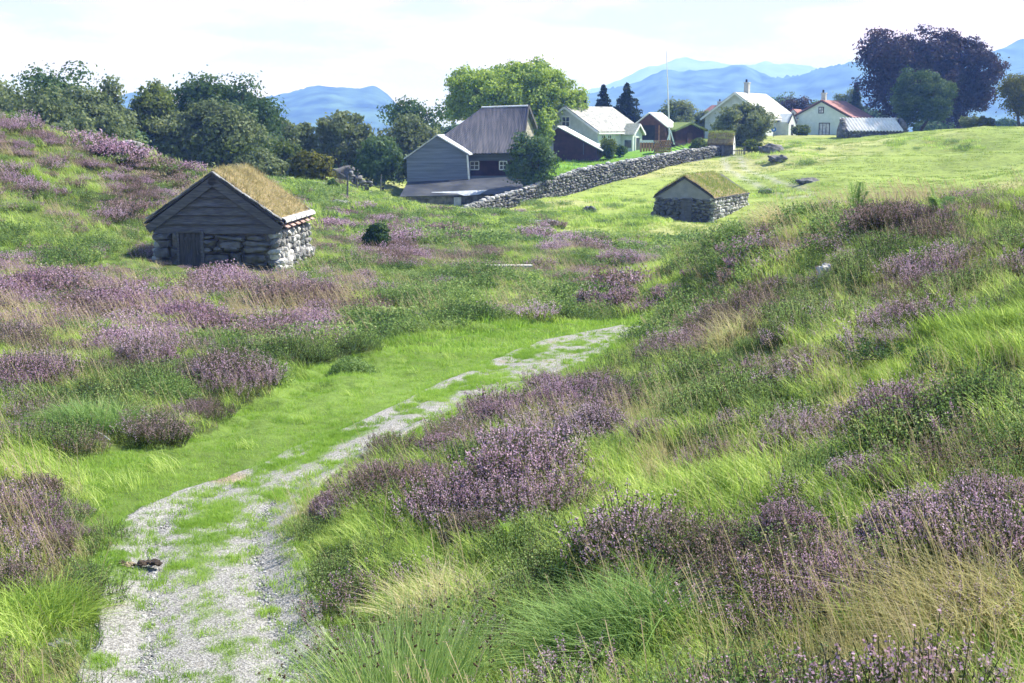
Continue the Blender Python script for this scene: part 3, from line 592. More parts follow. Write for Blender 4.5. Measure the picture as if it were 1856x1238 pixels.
# ---- stone and board shed on the left (38 m away)
def left_shed():
    base = P(392, 490, 38); rz = R(-3.5)
    t = thing('stone_shed', 'old stone shed with grey board gable and golden turf roof below the heather slope', 'shed', base, rz)
    hw, hr, xe, L = 1.42, 2.80, 1.99, 4.1
    # gable boards (lapped planks)
    mb = MB(); z = 1.10
    n = 0
    while z < hr - .12:
        h = .27; zt = min(z + h, hr - .05)
        xa = (hr - z) / (hr - hw) * xe; xb = max((hr - zt) / (hr - hw) * xe, .02); xa = min(xa, 1.86); xb = min(xb, 1.86)
        tl = .03
        mb.prism([(-xa, -.03 - tl, z + .01), (xa, -.03 - tl, z + rng.uniform(-.015, .025)), (xb, .03, zt + .02), (-xb, .03, zt + .02)], (0, .045, 0)); z += h; n += 1
    mb.build('gable_boards', M['wood'], t)
    # barge boards
    mb = MB()
    for s in (-1, 1):
        a = np.array((s * (xe + .10), -.10, hw - .10)); b = np.array((0, -.10, hr + .03)); d = (b - a) / np.linalg.norm(b - a); nn = np.array((-d[2] * s, 0, d[0] * s)); nn = nn if nn[2] > 0 else -nn
        mb.prism([a - nn * .24, b - nn * .26, b, a], (0, .045, 0))
    mb.build('barge_board', M['wood'], t)
    # stone front
    mb = MB()
    stone_face(mb, (-1.80, .1), (-1.15, .1), -.35, 1.10, .42, .24, .4, .30, .22, mats=1)
    stone_face(mb, (-.42, .1), (1.78, .1), -.35, 1.12, .62, .20, .4, .28, .24, tilt=.08, mats=1)
    mb.box((0.1, .35, .35), (3.3, .3, 1.4), 1)
    mb.build('stone_front', [M['darkstone'], M['stone']], t)
    # side and rear walls: small pale rounded stones, battered outward at the foot
    mb = MB()
    for k in range(2):
        stone_face(mb, (1.80 + .10 * k, .0), (1.84 + .10 * k, L + .1), -.5, 1.22 - .75 * k, .26, .19, .36, .6, .22, tilt=.35, mats=2)
    stone_face(mb, (-1.80, L), (1.8, L), -.5, 1.3, .3, .2, .3, .6, .2)
    stone_face(mb, (-1.82, .1), (-1.82, L), -.5, 1.2, .3, .2, .3, .6, .2)
    for k in range(9): stone(mb, (2.02 + rng.uniform(-.12, .18), rng.uniform(-.15, 3.6), rng.uniform(-.25, .02)), (.30, .32, .24), .65, .2, None, int(rng.integers(2)))
    stone(mb, (2.15, .5, -.05), (.32, .3, .34), .45, .15); stone(mb, (1.95, -.05, .0), (.3, .3, .36), .5, .2)
    mb.box((0, L / 2, .3), (3.5, L - .3, 1.6), 1)
    mb.build('stone_wall', [M['paler'], M['stone']], t)
    # rear gable
    mb = MB(); mb.prism([(-xe + .1, L - .1, hw - .35), (xe - .1, L - .1, hw - .35), (0, L - .1, hr - .08)], (0, .1, 0)); mb.build('rear_gable', M['wood'], t)
    # door
    mb = MB()
    for i in range(4): mb.box((-.98 + i * .165, -.07 + .006 * (i % 2), .50), (.158, .045, 1.25))
    mb.box((-.73, -.105, .95), (.62, .02, .09)); mb.box((-.73, -.105, .2), (.62, .02, .09))
    d = mb.build('door', M['darkwood'], t)
    mb = MB(); mb.box((-1.10, -.06, .5), (.07, .16, 1.35)); mb.box((-.36, -.06, .5), (.09, .17, 1.35)); mb.box((-.73, -.06, 1.17), (.66, .15, .07)); mb.build('frame', M['wood'], d)
    mb = MB(); mb.tube([(-.50, -.09, .6), (-.50, -.15, .6), (-.50, -.15, .5), (-.50, -.09, .5)], [.012] * 4, 6); mb.build('handle', M['darkstone'], d)
    # roof deck + turf
    mb = MB(); sl = np.array((xe + .12, 0, -(hr - hw) * (xe + .12) / xe)); 
    for s in (-1, 1):
        e = np.array((s * sl[0], 0, hr + .05 + sl[2]))
        mb.prism([(0, -.12, hr + .05), e + (0, -.12, 0), e + (0, L + .12, 0), (0, L + .12, hr + .05)], (0, 0, .05))
    mb.build('roof', M['darkwood'], t)
    mb = MB(); N = 46; ys = np.linspace(.1, L - .05, 34)
    for s in (-1, 1):
        us = np.linspace(0, 1, N); V = []
        for y in ys:
            for u in us:
                x = s * u * (xe - .02); z = hr + .10 - (hr - hw) * u * (xe - .02) / xe
                b = .10 * min(1, min(u * 20 + .6, (1 - u) * 12, (y - .1) * 8 + .3, (L - .05 - y) * 8 + .3)) 
                z += b * (.75 + .8 * float(fbm(np.array([x * 2.2]), np.array([y * 2.2]), 3, 50)[0])); V.append((x, y, z))
        i = (np.arange(len(ys) - 1)[:, None] * N + np.arange(N - 1)[None, :]).ravel(); mb.add(V, np.stack([i, i + 1, i + N + 1, i + N], 1))
    tf = mb.build('turf', M['soil'], t, smooth=True)
    n = 9000; u = rng.random(n); s = np.where(rng.random(n) < .68, 1, -1); y = rng.uniform(.1, L - .02, n); x = s * u * (xe - .05)
    b = np.stack([x, y, hr + .13 - (hr - hw) * u], 1)
    mb = MB(); v, f = grass_blades(n, b, rng.uniform(.10, .30, n), .022, .7); mb.add(v, f); mb.build('turf_grass', M['turf'], tf)
    # verge stones / bark edging
    for s, yy in ((-1, -.04), (1, -.04), (1, L + .0)):
        mb = MB()
        for k in range(9):
            u = (k + .5) / 9; c = np.array((s * u * (xe + .04), yy, hr + .13 - (hr - hw) * u)); a = math.atan2(-(hr - hw), xe) * s
            stone(mb, c, (.34, .18, .06), .4, .12, Matrix.Rotation(-a, 3, 'Y') @ Matrix.Rotation(rng.normal() * .06, 3, 'X'))
        mb.build('verge_slates', [M['stone']], t)

    # curved tiles along the eave
    for s in (1,):
        for k in range(6):
            y0 = .0 + k * (L / 6); mb = MB(); A = np.linspace(0, math.pi, 9); pts = []; n = 9
            for yy, sc in ((y0, 1.0), (y0 + L / 6 + .05, .86)):
                for th in (1.0, .82):
                    for a in A: pts.append((s * (xe + .06) + s * .16 * th * sc * math.cos(a) - .02, yy, hw + .02 + .15 * th * sc * math.sin(a)))
            f = []
            for i in range(n - 1): f += [(i, i + 1, 2 * n + i + 1, 2 * n + i), (n + i, 3 * n + i, 3 * n + i + 1, n + i + 1), (i, n + i, n + i + 1, i + 1), (2 * n + i, 2 * n + i + 1, 3 * n + i + 1, 3 * n + i)]
            f += [(0, 2 * n, 3 * n, n), (n - 1, 2 * n - 1, 4 * n - 1, 3 * n - 1)]
            mb.add(pts, f); mb.build('eave_tile', EAVE, t, smooth=False)
    for k in range(6):
        mb = MB(); mb.box((xe + .10, .35 + k * .68, hw - .10), (.2, .42, .035), rot=np.array(Matrix.Rotation(.5, 3, 'Y'))); mb.build('under_tile', REDT, t)
    return t
EAVE = solid('lichen_white_tile', (0.38, 0.37, 0.35), (0.68, 0.66, 0.62), 9, bump=.3)
REDT = solid('faded_red_tile', (0.24, 0.12, 0.10), (0.50, 0.38, 0.34), 9, bump=.3)
shed = left_shed()

# ---- small turf-roofed stone hut in the field (80 m)
def field_hut():
    base = P(1249, 401, 80); rz = R(-27)
    t = thing('stone_hut', 'small stone hut with rounded green turf roof standing alone in the mown field', 'hut', P(1291, 402, 79), rz)
    w, L, hw, hr = 3.75, 7.3, 1.45, 2.62
    mb = MB()
    stone_face(mb, (-w, .12), (-2.05, .12), -.4, hw - .1, .42, .2, .35, .45, .15, mats=1)
    stone_face(mb, (-1.35, .12), (0, .12), -.4, hw - .1, .42, .2, .35, .45, .15)
    mb.box((-w / 2, .4, .4), (w - .3, .3, 1.8))
    stone(mb, (-w - .1, .3, .25), (.7, .5, .6)); stone(mb, (-w - .0, .3, .7), (.5, .5, .5)); stone(mb, (-w - .3, .4, .0), (.7, .5, .5))
    mb.build('stone_front', M['darkstone'], t)
    mb = MB(); stone_face(mb, (-.05, .0), (.0, L), -.6, hw - .05, .27, .21, .36, .65, .2, tilt=.3, mats=2)
    stone_face(mb, (-w, .1), (-w, L), -.5, hw, .3, .25, .3, .6, .2); stone_face(mb, (-w, L), (0, L), -.6, hw, .3, .25, .3, .6, .2)
    mb.box((-w / 2, L / 2, .3), (w - .3, L - .3, 2.0), 1)
    mb.build('stone_wall', [M['paler'], M['stone']], t)
    mb = MB(); mb.prism([(-w, .02, hw - .12), (0, .02, hw - .12), (0, .02, hw), (-w / 2, .02, hr), (-w, .02, hw)], (0, .06, 0)); mb.build('gable_board', solid('grey_render', (0.22, 0.22, 0.235), (0.29, 0.29, 0.30), 2, bump=.1), t)
    mb = MB()
    for i in range(3): mb.box((-1.88 + i * .19, -.10 + .006 * (i % 2), .58), (.18, .05, 1.46))
    d = mb.build('door', M['wood'], t); mb = MB(); mb.box((-2.0, -.09, .62), (.07, .1, 1.5)); mb.box((-1.36, -.09, .62), (.07, .1, 1.5)); mb.box((-1.68, -.09, 1.38), (.56, .1, .07)); mb.build('frame', M['wood'], d)
    mb = MB()
    for s in (-1, 1): roof_side(mb, w, L, hw, hr, s, .14, .1, .06)
    mb.build('roof', M['darkwood'], t)
    N = 30; ys = np.linspace(-.06, L + .05, 44); us = np.linspace(-1, 1, N * 2); V = []; B = []
    def top(u, y):
        hip = float(sstep(0, 1.7, L + .05 - y)) 
        z0 = hr + .12 - (hr - hw) * abs(u) * 1.07; z = z0 + .16 * min(1, (1 - abs(u)) * 6, (y + .06) * 6 + .4)
        return hw + .02 + (z - hw - .02) * (.35 + .65 * hip ** .7) if z > hw else z
    for y in ys:
        for u in us:
            n = float(fbm(np.array([u * 3.]), np.array([y * 1.5]), 3, 51)[0]) - .5; V.append((-w / 2 + u * (w / 2 + .14), y, top(u, y) + n * .14))
    K = len(us); i = (np.arange(len(ys) - 1)[:, None] * K + np.arange(K - 1)[None, :]).ravel()
    mb = MB(); mb.add(V, np.stack([i, i + 1, i + K + 1, i + K], 1)); tf = mb.build('turf', M['soil'], t, smooth=True)
    n = 8000; u = rng.uniform(-1, 1, n); y = rng.uniform(-.05, L, n); z = np.array([top(a, b) for a, b in zip(u, y)])
    mb = MB(); v, f = grass_blades(n, np.stack([-w / 2 + u * (w / 2 + .14), y, z - .03], 1), rng.uniform(.08, .24, n), .03, .5); mb.add(v, f); mb.build('turf_grass', M['turfg'], tf)
    return t
hut = field_hut()

# ---- dry-stone field wall climbing to the farm
def field_wall():
    pts = [(822, 387, 91), (860, 386, 92.5), (950, 370, 98), (1050, 345, 105), (1150, 318, 112), (1250, 292, 119.5), (1306, 283, 124)]
    top = [383, 368, 341, 306, 288, 271, 264]
    W = [P(*p) for p in pts]; T = [P(p[0], q, p[2])[2] for p, q in zip(pts, top)]
    root = thing('stone_wall', 'long grey dry-stone wall climbing from the barn to the garden gate', 'wall', W[0])
    mb = MB(); cap = MB()
    for i in range(len(W) - 1):
        a, b = W[i] - W[0], W[i + 1] - W[0]; ta, tb = T[i] - W[0][2], T[i + 1] - W[0][2]
        za, zb = a[2] - .35, b[2] - .35
        stone_face(mb, a[:2], b[:2], lambda t: za + (zb - za) * t, lambda t: ta + (tb - ta) * t - .12, .38, .22, .5, .6, .2, tilt=.2, mats=2)
        off = np.array((-.1, .55))
        mb.prism([(*(a[:2] + (0, .15)), za), (*(b[:2] + (0, .15)), zb), (*(b[:2] + (0, .15)), tb - .3), (*(a[:2] + (0, .15)), ta - .3)], (-.15, .8, 0), 0)
        L = np.linalg.norm(b[:2] - a[:2]); n = int(L / .34)
        for k in range(n):
            q = a + (b - a) * (k + .5) / n; zt = ta + (tb - ta) * (k + .5) / n
            stone(cap, (q[0] + rng.normal() * .03, q[1] + .12, zt - .08 + rng.normal() * .05), (.4, .45, .24), .6, .2, m=int(rng.integers(2)))
            stone(cap, (q[0] + rng.normal() * .03 - .05, q[1] + .68, zt - .1 + rng.normal() * .06), (.42, .45, .24), .6, .2, m=int(rng.integers(2)))
    w = mb.build('courses', [M['stone'], M['darkstone']], root); cap.build('cap_stones', [M['paler'], M['stone']], root)
field_wall()

# ---- old barn
def barn():
    o = P(850, 345, 104)
    t = thing('barn', 'large weathered barn with purplish iron roof and grey boarded front wing', 'barn', o)
    def L(px, py, d): return P(px, py, d) - o
    d0 = 106.0
    # main roof: hipped at the left end, gable at the right
    rl, rr = L(873, 196, 111), L(957, 193, 110); el, er = L(756, 280, 104), L(946, 277, 106)
    bl, br = L(800, 262, 117), L(972, 232, 115.5)
    mb = MB(); n = 64
    nrm = np.cross(er - el, rl - el); nrm /= np.linalg.norm(nrm); nrm *= np.sign(nrm[2])
    for i in range(n):
        a, b = i / n, (i + 1) / n; q = [el + (er - el) * a, el + (er - el) * b, rl + (rr - rl) * b, rl + (rr - rl) * a]
        hgt_ = .05 if i % 2 else 0.0
        mb.prism([p + nrm * hgt_ for p in q], -nrm * .1)
    mb.build('roof', corr_grey, t)
    mb = MB(); mb.prism([rl, el, bl], (0, 0, -.08)); mb.prism([rl + (0, .1, -.02), rr + (0, .1, -.02), br, bl], (0, 0, -.08)); mb.build('rear_roof', corr_grey, t)
    mb = MB(); mb.tube([rl + (0, 0, .05), rr + (0, 0, .05)], [.09, .09], 8); mb.build('ridge_cap', sheetwhite, t)
    shing = solid('shingled_gable', (0.22, 0.20, 0.17), (0.40, 0.37, 0.31), 3, bump=.4, wave=(2, .35, .7, .5))
    mb = MB(); g = np.array((-.25, 0, -.12)); mb.prism([rr + g, er + g, er + g + (0, 0, -3.2), br + g + (0, 0, -5), br + g], (-.12, 0.02, 0)); mb.build('gable_wall', shing, t)
    mb = MB(); mb.beam(rr + (.06, 0, 0), br + (.06, 0, 0), .12, .3); mb.beam(rr + (.06, -.0, .02), er + (.06, 0, .02), .10, .16); mb.build('barge_board', M['darkwood'], t)
    # front wall under the eave: pale band, dark recess with two windows
    a, b = L(846, 278, 106.2), L(946, 278, 106.8)
    mb = MB(); mb.prism([a + (0, 0, .1), b + (0, 0, .1), b + (0, 0, -.60), a + (0, 0, -.60)], (0, .2, 0)); 
    sill_a, sill_b = L(850, 319, 105.9), L(946, 319, 106.6); mb.prism([sill_a, sill_b, sill_b + (0, 0, -.25), sill_a + (0, 0, -.25)], (0, .4, 0))
    mb.beam(L(850, 291, 106.0), L(850, 320, 106.0), .14, .14)
    mb.build('wall_band', greyboard, t)
    mb = MB(); ra, rb = L(840, 288, 106.8), L(946, 288, 107.4); mb.prism([ra, rb, rb + (0, 0, -3.4), ra + (0, 0, -3.4)], (0, .2, 0)); mb.build('recessed_wall', darkred, t)
    for px, w in ((860, .72), (912, .62)):
        c = L(px, 300, 106.6); mb = MB(); h = .68
        for s, q in [((w, .08, .09), (0, 0, h / 2)), ((w, .08, .09), (0, 0, -h / 2)), ((.09, .077, h), (w / 2, 0, 0)), ((.09, .077, h), (-w / 2, 0, 0)), ((.06, .06, h), (0, 0, 0)), ((w, .056, .06), (0, 0, 0))]: mb.box(c + q, s)
        f = mb.build('window', whitetrim, t); mb = MB(); mb.box(c + (0, .04, 0), (w, .02, h)); mb.build('pane', glass, f)
    # boarded wing in front on the left
    ap, wl_, bl_, br_, wr_ = L(792, 247, 103.0), L(737, 286, 102.4), L(738, 334, 102.4), L(850, 327, 103.6), L(846, 279, 103.6)
    back = L(803, 246, 111) - ap; back[2] = 0; back[0] = .5
    mb = MB(); mb.prism([wl_, bl_ + (0, 0, -.2), br_ + (0, 0, -.2), wr_, ap], (.1, 3.2, 0)); mb.build('wing_wall', greyboard, t)
    mb = MB()
    for e, s in ((wl_, -1), (wr_, 1)):
        dd = (e - ap) / np.linalg.norm(e - ap); e2 = e + dd * .25
        mb.prism([ap + (0, -.25, .03), e2 + (0, -.25, .03), e2 + (back[0], 3.4, .03), ap + (back[0], 7.4 if s > 0 else 7, .03)], (0, 0, .1))
    mb.build('wing_roof', solid('bright_wing_roof', (0.42, 0.45, 0.47), (0.6, 0.62, 0.63), 2, rough=.4), t)
    mb = MB(); mb.beam(L(847, 281, 103.4), L(850, 326, 103.4), .12, .12); mb.build('corner_board', whitetrim, t)
    # main body behind the wing
    mb = MB(); mb.prism([L(742, 290, 106), L(742, 335, 106), L(850, 335, 107.2), L(850, 282, 107.2)], (.5, 7, 0)); mb.build('rear_wall', greyboard, t)
    mb = MB(); mb.prism([L(850, 318, 107.2), L(946, 318, 107.6), L(946, 360, 107.6), L(850, 360, 107.2)], (.3, 7, 0)); mb.build('stone_base', M['darkstone'], t)
    # lean-to
    a, b, c, e = L(739, 332, 102.2), L(948, 321, 104.6), L(948, 352, 100.6), L(724, 358, 98.6)
    nrm = np.cross(c - e, a - e); nrm /= np.linalg.norm(nrm); nrm *= np.sign(nrm[2])
    mb = MB(); mb.prism([a, b, c, e], nrm * .08); r_ = mb.build('lean_to_roof', metalroof, t)
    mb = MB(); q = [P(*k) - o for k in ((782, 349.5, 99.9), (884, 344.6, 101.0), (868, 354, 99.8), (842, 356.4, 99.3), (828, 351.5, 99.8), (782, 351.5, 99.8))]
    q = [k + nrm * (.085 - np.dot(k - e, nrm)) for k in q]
    mb.prism(q, nrm * .02); mb.build('roof_highlight', solid('painted_roof_highlight', (0.26, 0.29, 0.33), (0.42, 0.45, 0.48), 3), t)  # painted highlight: thin light-grey slab imitating bright reflection on the lean-to roof
    mb = MB(); mb.prism([L(727, 357, 98.9), L(727, 380, 98.9), L(822, 380, 99.7), L(822, 356, 99.7)], (0.3, 3, 0)); 
    mb.build('lower_wall', M['darkstone'], t)
    mb = MB(); mb.prism([L(836, 356, 99.9), L(836, 376, 99.9), L(950, 366, 100.9), L(950, 350, 100.9)], (0.3, 3, 0)); mb.build('foot_wall', M['darkstone'], t)
    mb = MB()
    for i in range(4):
        x = 822.5 + i * 3.4; mb.prism([L(x, 357.5, 99.5), L(x, 376, 99.5), L(x + 3.2, 376, 99.5), L(x + 3.2, 357.5, 99.5)], (0, .06, 0))
    mb.build('door', solid('grey_white_door', (0.33, 0.34, 0.36), (0.44, 0.45, 0.46), 4), t)
    return t
barn()

# ---- white house with porch
def gable_house(name, label, cat, corner, rz, w, L, hw, hr, wall, roofm, over=.35, th=.12, trim=None, chimney=None, corr=0):
    t = thing(name, label, cat, corner, R(rz))
    mb = MB(); wall_shell(mb, w, L, hw, hr); mb.build('wall', wall, t)
    rf = MB()
    for s in (-1, 1): roof_side(rf, w, L, hw, hr, s, over, over, th, corr=corr)
    rf = rf.build('roof', roofm, t)
    if trim:
        mb = MB(); k = (hr - hw) / (w / 2)
        for y in (-over - .03, L + over + .03):
            for s in (-1, 1):
                e = (-w / 2 + s * (w / 2 + over), y, hw - k * over - .06); mb.beam(e, (-w / 2, y, hr - .06), .05, .2)
        mb.beam((over + .02, -over, hw - k * over - .06), (over + .02, L + over, hw - k * over - .06), .05, .16)
        mb.build('trim', trim, rf)
    if chimney:
        x, y, s, h = chimney; mb = MB(); mb.box((x, y, hr + h / 2 - .5), (s, s, h + 1)); mb.box((x, y, hr + h + .06), (s + .12, s + .12, .14)); c = mb.build('chimney', chim, rf)
        mb = MB(); mb.tube([(x - .1, y, hr + h + .1), (x - .1, y, hr + h + .5)], [.13, .13], 8); mb.build('flue', dark, c)
    return t
h1_ = gable_house('farmhouse', 'white wooden farmhouse with grey slate roof and gabled porch beside the flagpole', 'house', P(1083, 279, 131), -35, 7.7, 8.9, 2.35, 4.75, white, slate, trim=whitetrim, chimney=(-3.85, 2.4, .5, 1.0))
window(h1_, 'front', -3.85, 3.25, .95, 1.0, frame_m=whitetrim, pane_m=glass, mul=(1, 1))
for u in (1.1, 2.3): window(h1_, 'right', u, 1.35, .75, 1.1, frame_m=whitetrim, pane_m=glass, mul=(1, 2), xw=0)
window(h1_, 'right', 8.0, 1.35, .7, 1.1, frame_m=whitetrim, pane_m=glass, mul=(1, 2))
def porch(par):
    mb = MB(); cx, cy, w, D = 0, 5.9, 2.0, 1.3
    mb.prism([(0, cy - w / 2, -.4), (0, cy + w / 2, -.4), (0, cy + w / 2, 1.9), (0, cy, 2.9), (0, cy - w / 2, 1.9)], (D, 0, 0)); p = mb.build('porch', white, par)
    mb = MB()
    for s in (-1, 1):
        q = [(0, cy, 3.0), (0, cy + s * (w / 2 + .25), 1.85), (D + .3, cy + s * (w / 2 + .25), 1.85), (D + .3, cy, 3.0)]; mb.prism(q, (0, 0, .09))
    mb.build('porch_roof', solid('mossy_porch_roof', (0.30, 0.32, 0.25), (0.48, 0.48, 0.40), 5, bump=.4), p)
    mb = MB(); mb.box((D + .03, cy, .75), (.06, .8, 1.6)); mb.build('porch_door', glass, p)
    mb = MB()
    for s in (-1, 1): mb.box((D + .05, cy + s * .5, .8), (.09, .12, 1.7)); mb.beam((D + .33, cy + s * (w / 2 + .2), 1.9), (D + .33, cy, 2.97), .05, .18)
    mb.box((D + .05, cy, 1.68), (.09, 1.1, .12)); mb.build('porch_trim', whitetrim, p)
    mb = MB(); mb.box((.75, cy - w / 2 - .02, .95), (.8, .04, .8)); mb.build('porch_window', glass, p)
porch(h1_)
h2_ = gable_house('white_house', 'white wooden house with bright pale roof and tall chimney behind the rounded garden bush', 'house', P(1388, 248, 160), -32, 8.2, 9.8, 2.5, 5.4, white, slate2, over=.45, trim=whitetrim, chimney=(-4.1, 3.6, .6, 1.3))
window(h2_, 'right', 2.0, 1.4, .9, 1.2, frame_m=whitetrim, pane_m=glass, mul=(1, 2)); window(h2_, 'right', 7.6, 1.4, .9, 1.2, frame_m=whitetrim, pane_m=glass, mul=(1, 2)); window(h2_, 'front', -2, 1.4, .9, 1.2, frame_m=whitetrim, pane_m=glass, mul=(1, 2)); window(h2_, 'front', -4.1, 3.6, .8, 1.0, frame_m=whitetrim, pane_m=glass)
mb = MB(); mb.prism([(0, 3.6, -.3), (0, 6.2, -.3), (0, 6.2, 1.8), (0, 4.9, 2.9), (0, 3.6, 1.8)], (1.6, 0, 0)); pp = mb.build('porch', white, h2_)
mb = MB(); [mb.beam((1.65, 4.9 + s * 1.5, 1.65), (1.65, 4.9, 2.98), .06, .2) for s in (-1, 1)]; mb.box((1.64, 4.9, .7), (.06, .7, 1.6)); mb.build('porch_door', dark, pp)
h3_ = gable_house('cottage', 'pale blue cottage with red tiled roof left of the round green tree', 'house', P(1541, 246, 165), -30, 7.7, 10.6, 2.35, 4.45, palebl, redtile, over=.25, trim=solid('dark_verge', (0.06, 0.05, 0.05), (0.10, 0.08, 0.08), 4), chimney=(-3.85, .8, .55, .9))
window(h3_, 'front', -3.9, 3.25, .62, .75, frame_m=dark, pane_m=curtain, mul=(1, 1)); window(h3_, 'front', -3.4, .72, 1.35, 1.75, frame_m=dark, pane_m=curtain, mul=(2, 0))
t = gable_house('cottage_annex', 'low red roofed annex to the left of the pale blue cottage', 'house', P(1459, 247, 172), -25, 3.4, 4, 1.9, 3.5, palebl, redtile, over=.2)
mb = MB(); mb.box((-1.7, -.03, .9), (.8, .05, .9)); mb.build('window', glass, t)
t = gable_house('distant_house', 'distant house with dark red roof half hidden in trees right of the flagpole', 'house', P(1268, 236, 230), -155, 5.4, 6, 2.6, 4.3, white, redtile, over=.3, chimney=(-2, 3, .5, .6))
mb = MB(); mb.box((-3.5, -.03, 3.6), (.8, .05, .9)); mb.build('window', glass, t)

# red lean-to shed below the farmhouse
def red_shed():
    o = P(1003, 280, 126); t = thing('red_shed', 'dark red shed with steep white single-pitch roof below the white farmhouse', 'shed', o, R(-14))
    w, hl, hr, D = 4.35, 2.25, .55, 3.2
    mb = MB(); mb.prism([(0, 0, -.6), (w, 0, -.6), (w, 0, hr), (.45, 0, hl + .35), (0, 0, hl)], (0, D, 0)); mb.build('wall', darkred, t)
    mb = MB(); k = (hl + .35 - hr) / (w - .45)
    mb.prism([(.40, -.3, hl + .43), (w + .55, -.3, hr - k * .5 + .06), (w + .55, D + .2, hr - k * .5 + .06), (.40, D + .2, hl + .43)], (.02, 0, .09)); mb.build('roof', sheetwhite, t)
    mb = MB(); mb.box((3.0, -.03, .55), (.05, .05, 1.1)); mb.build('door_edge', greyboard, t)
red_shed()
def side_building():
    o = P(1206, 266, 139); t = gable_house('brown_shed', 'small brown red timber shed with sagging white roof between farmhouse and flagpole', 'shed', o, -24, 3.6, 3.8, 2.2, 3.55, brownred, sheetwhite, over=.3)
    mb = MB(); mb.box((-1.9, -.05, 1.5), (1.4, .06, 1.6)); mb.build('opening', dark, t)
    for q in (-3.0, -.7): mb = MB(); mb.box((q, -.12, 1.0), (.12, .12, 2.6)); mb.build('post', orangewood, t)
side_building()
# orange board fence
o = P(1160, 281, 130); t = thing('board_fence', 'orange-brown vertical board fence with pale top rail beside the farmhouse porch', 'fence', o, R(6))
mb = MB(); mb.box((.95, .03, 1.35), (2.0, .08, .28)); mb.build('top_rail', whitetrim, t)
for i in range(7):
    mb = MB(); mb.box((.08 + i * .29, 0, .5), (.2, .05, 1.5)); mb.build('board', orangewood, t)
# woodpile
o = P(1204, 276, 127); t = thing('woodpile', 'stacked split firewood pile at the foot of the flagpole', 'woodpile', o)
mb = MB()
for r_ in range(7):
    for c in range(8):
        x, z = -.95 + c * .22 + (r_ % 2) * .1, -.1 + r_ * .2; mb.tube([(x, 0, z), (x + rng.normal() * .03, .8, z)], [.1, .1], 6, m=int(rng.integers(2))); mb.f.append((np.array([[mb.n - 12 + q for q in range(6)]]), 0))
mb.build('logs', [orangewood, M['wood']], t)
mb = MB()
for k in range(5): mb.beam((.6, -.1, .1 + k * .25), (2.0, .2, -.35 + k * .25), .06, .07)
mb.build('slats', M['wood'], t)
# flagpole
o = P(1214, 262, 134); t = thing('flagpole', 'tall white flagpole rising above the farm buildings against the mountains', 'flagpole', o)
top = P(1208, 95, 134) - o; mb = MB(); mb.tube([(0, 0, 0), top * .5, top], [.085, .065, .03], 8); mb.build('pole', whitetrim, t)
mb = MB(); mb.tube([top, top + (0, 0, .12)], [.06, .05], 8); mb.build('finial', whitetrim, t)
mb = MB(); mb.beam((.45, -.2, 0), (.02, -.05, 1.5), .12, .12); mb.beam((-.4, -.2, 0), (-.02, -.05, 1.3), .12, .12); mb.build('stay', whitetrim, t)
# turf-roofed red outbuilding
o = P(1275, 262, 142); t = gable_house('red_outbuilding', 'red outbuilding with green turf roof behind the small white-gabled hut', 'shed', o, 38, 4.4, 4.6, 1.5, 2.2, darkred, solid('green_turf_sheet', (0.10, 0.16, 0.03), (0.17, 0.22, 0.06), 4, bump=.8, bscale=20), over=.3, th=.22)
mb = MB(); mb.box((-2.2, -.03, .6), (.8, .05, 1.4)); mb.build('door', brownred, t)
# white-gabled little hut with turf roof
def little_hut():
    o = P(1331, 275, 124.5); t = thing('garden_hut', 'tiny hut with white gable and shaggy turf roof behind the wall end', 'hut', o, R(72))
    w, L, hw, hr = 1.2, 2.4, .8, 1.55
    # gable turned right: build with ridge along the view's x
    o2 = t; mb = MB(); wall_shell(mb, w, L, hw, hr); mb.build('wall', M['darkstone'], o2); mb = MB(); mb.prism([(-w, -.03, -.6), (0, -.03, -.6), (0, -.03, hw), (-w / 2, -.03, hr), (-w, -.03, hw)], (0, -.04, 0)); mb.build('white_gable', whitetrim, o2)
    mb = MB(); [roof_side(mb, w, L, hw, hr, s, .15, .06, .05) for s in (-1, 1)]; mb.build('roof', M['darkwood'], o2)
    mb = MB(); [roof_side(mb, w, L, hw, hr, s, .18, .0, .3, lift=.08) for s in (-1, 1)]; tf = mb.build('turf', M['soil'], o2)
    n = 2500; s = np.where(rng.random(n) < .5, 1, -1); u = rng.random(n); x = -w / 2 + s * u * (w / 2 + .1)
    mb = MB(); v, f = grass_blades(n, np.stack([x, rng.uniform(0, L, n), hr + .25 - (hr - hw) * u], 1), rng.uniform(.15, .42, n), .05, .6); mb.add(v, f); mb.build('turf_grass', M['turfg'], tf)
    mb = MB(); mb.box((-w / 2, -.08, .75), (.22, .05, .3)); mb.build('window', dark, o2)
little_hut()
# picket gate
o = P(1309, 285, 123); t = thing('garden_gate', 'low grey picket gate between the stone wall and the boulder', 'gate', o)
for i in range(12):
    mb = MB(); mb.box((.08 + i * .175, 0, .42), (.06, .04, .8 + .06 * math.sin(i))); mb.build('picket', M['wood'], t)
mb = MB(); mb.box((1.05, .04, .62), (2.15, .04, .08)); mb.box((1.05, .04, .2), (2.15, .04, .08)); mb.build('rail', M['wood'], t)
for x in (0, 2.15):
    mb = MB(); mb.tube([(x, .02, -.2), (x, .02, 1.05)], [.07, .06], 7); mb.build('post', M['wood'], t)
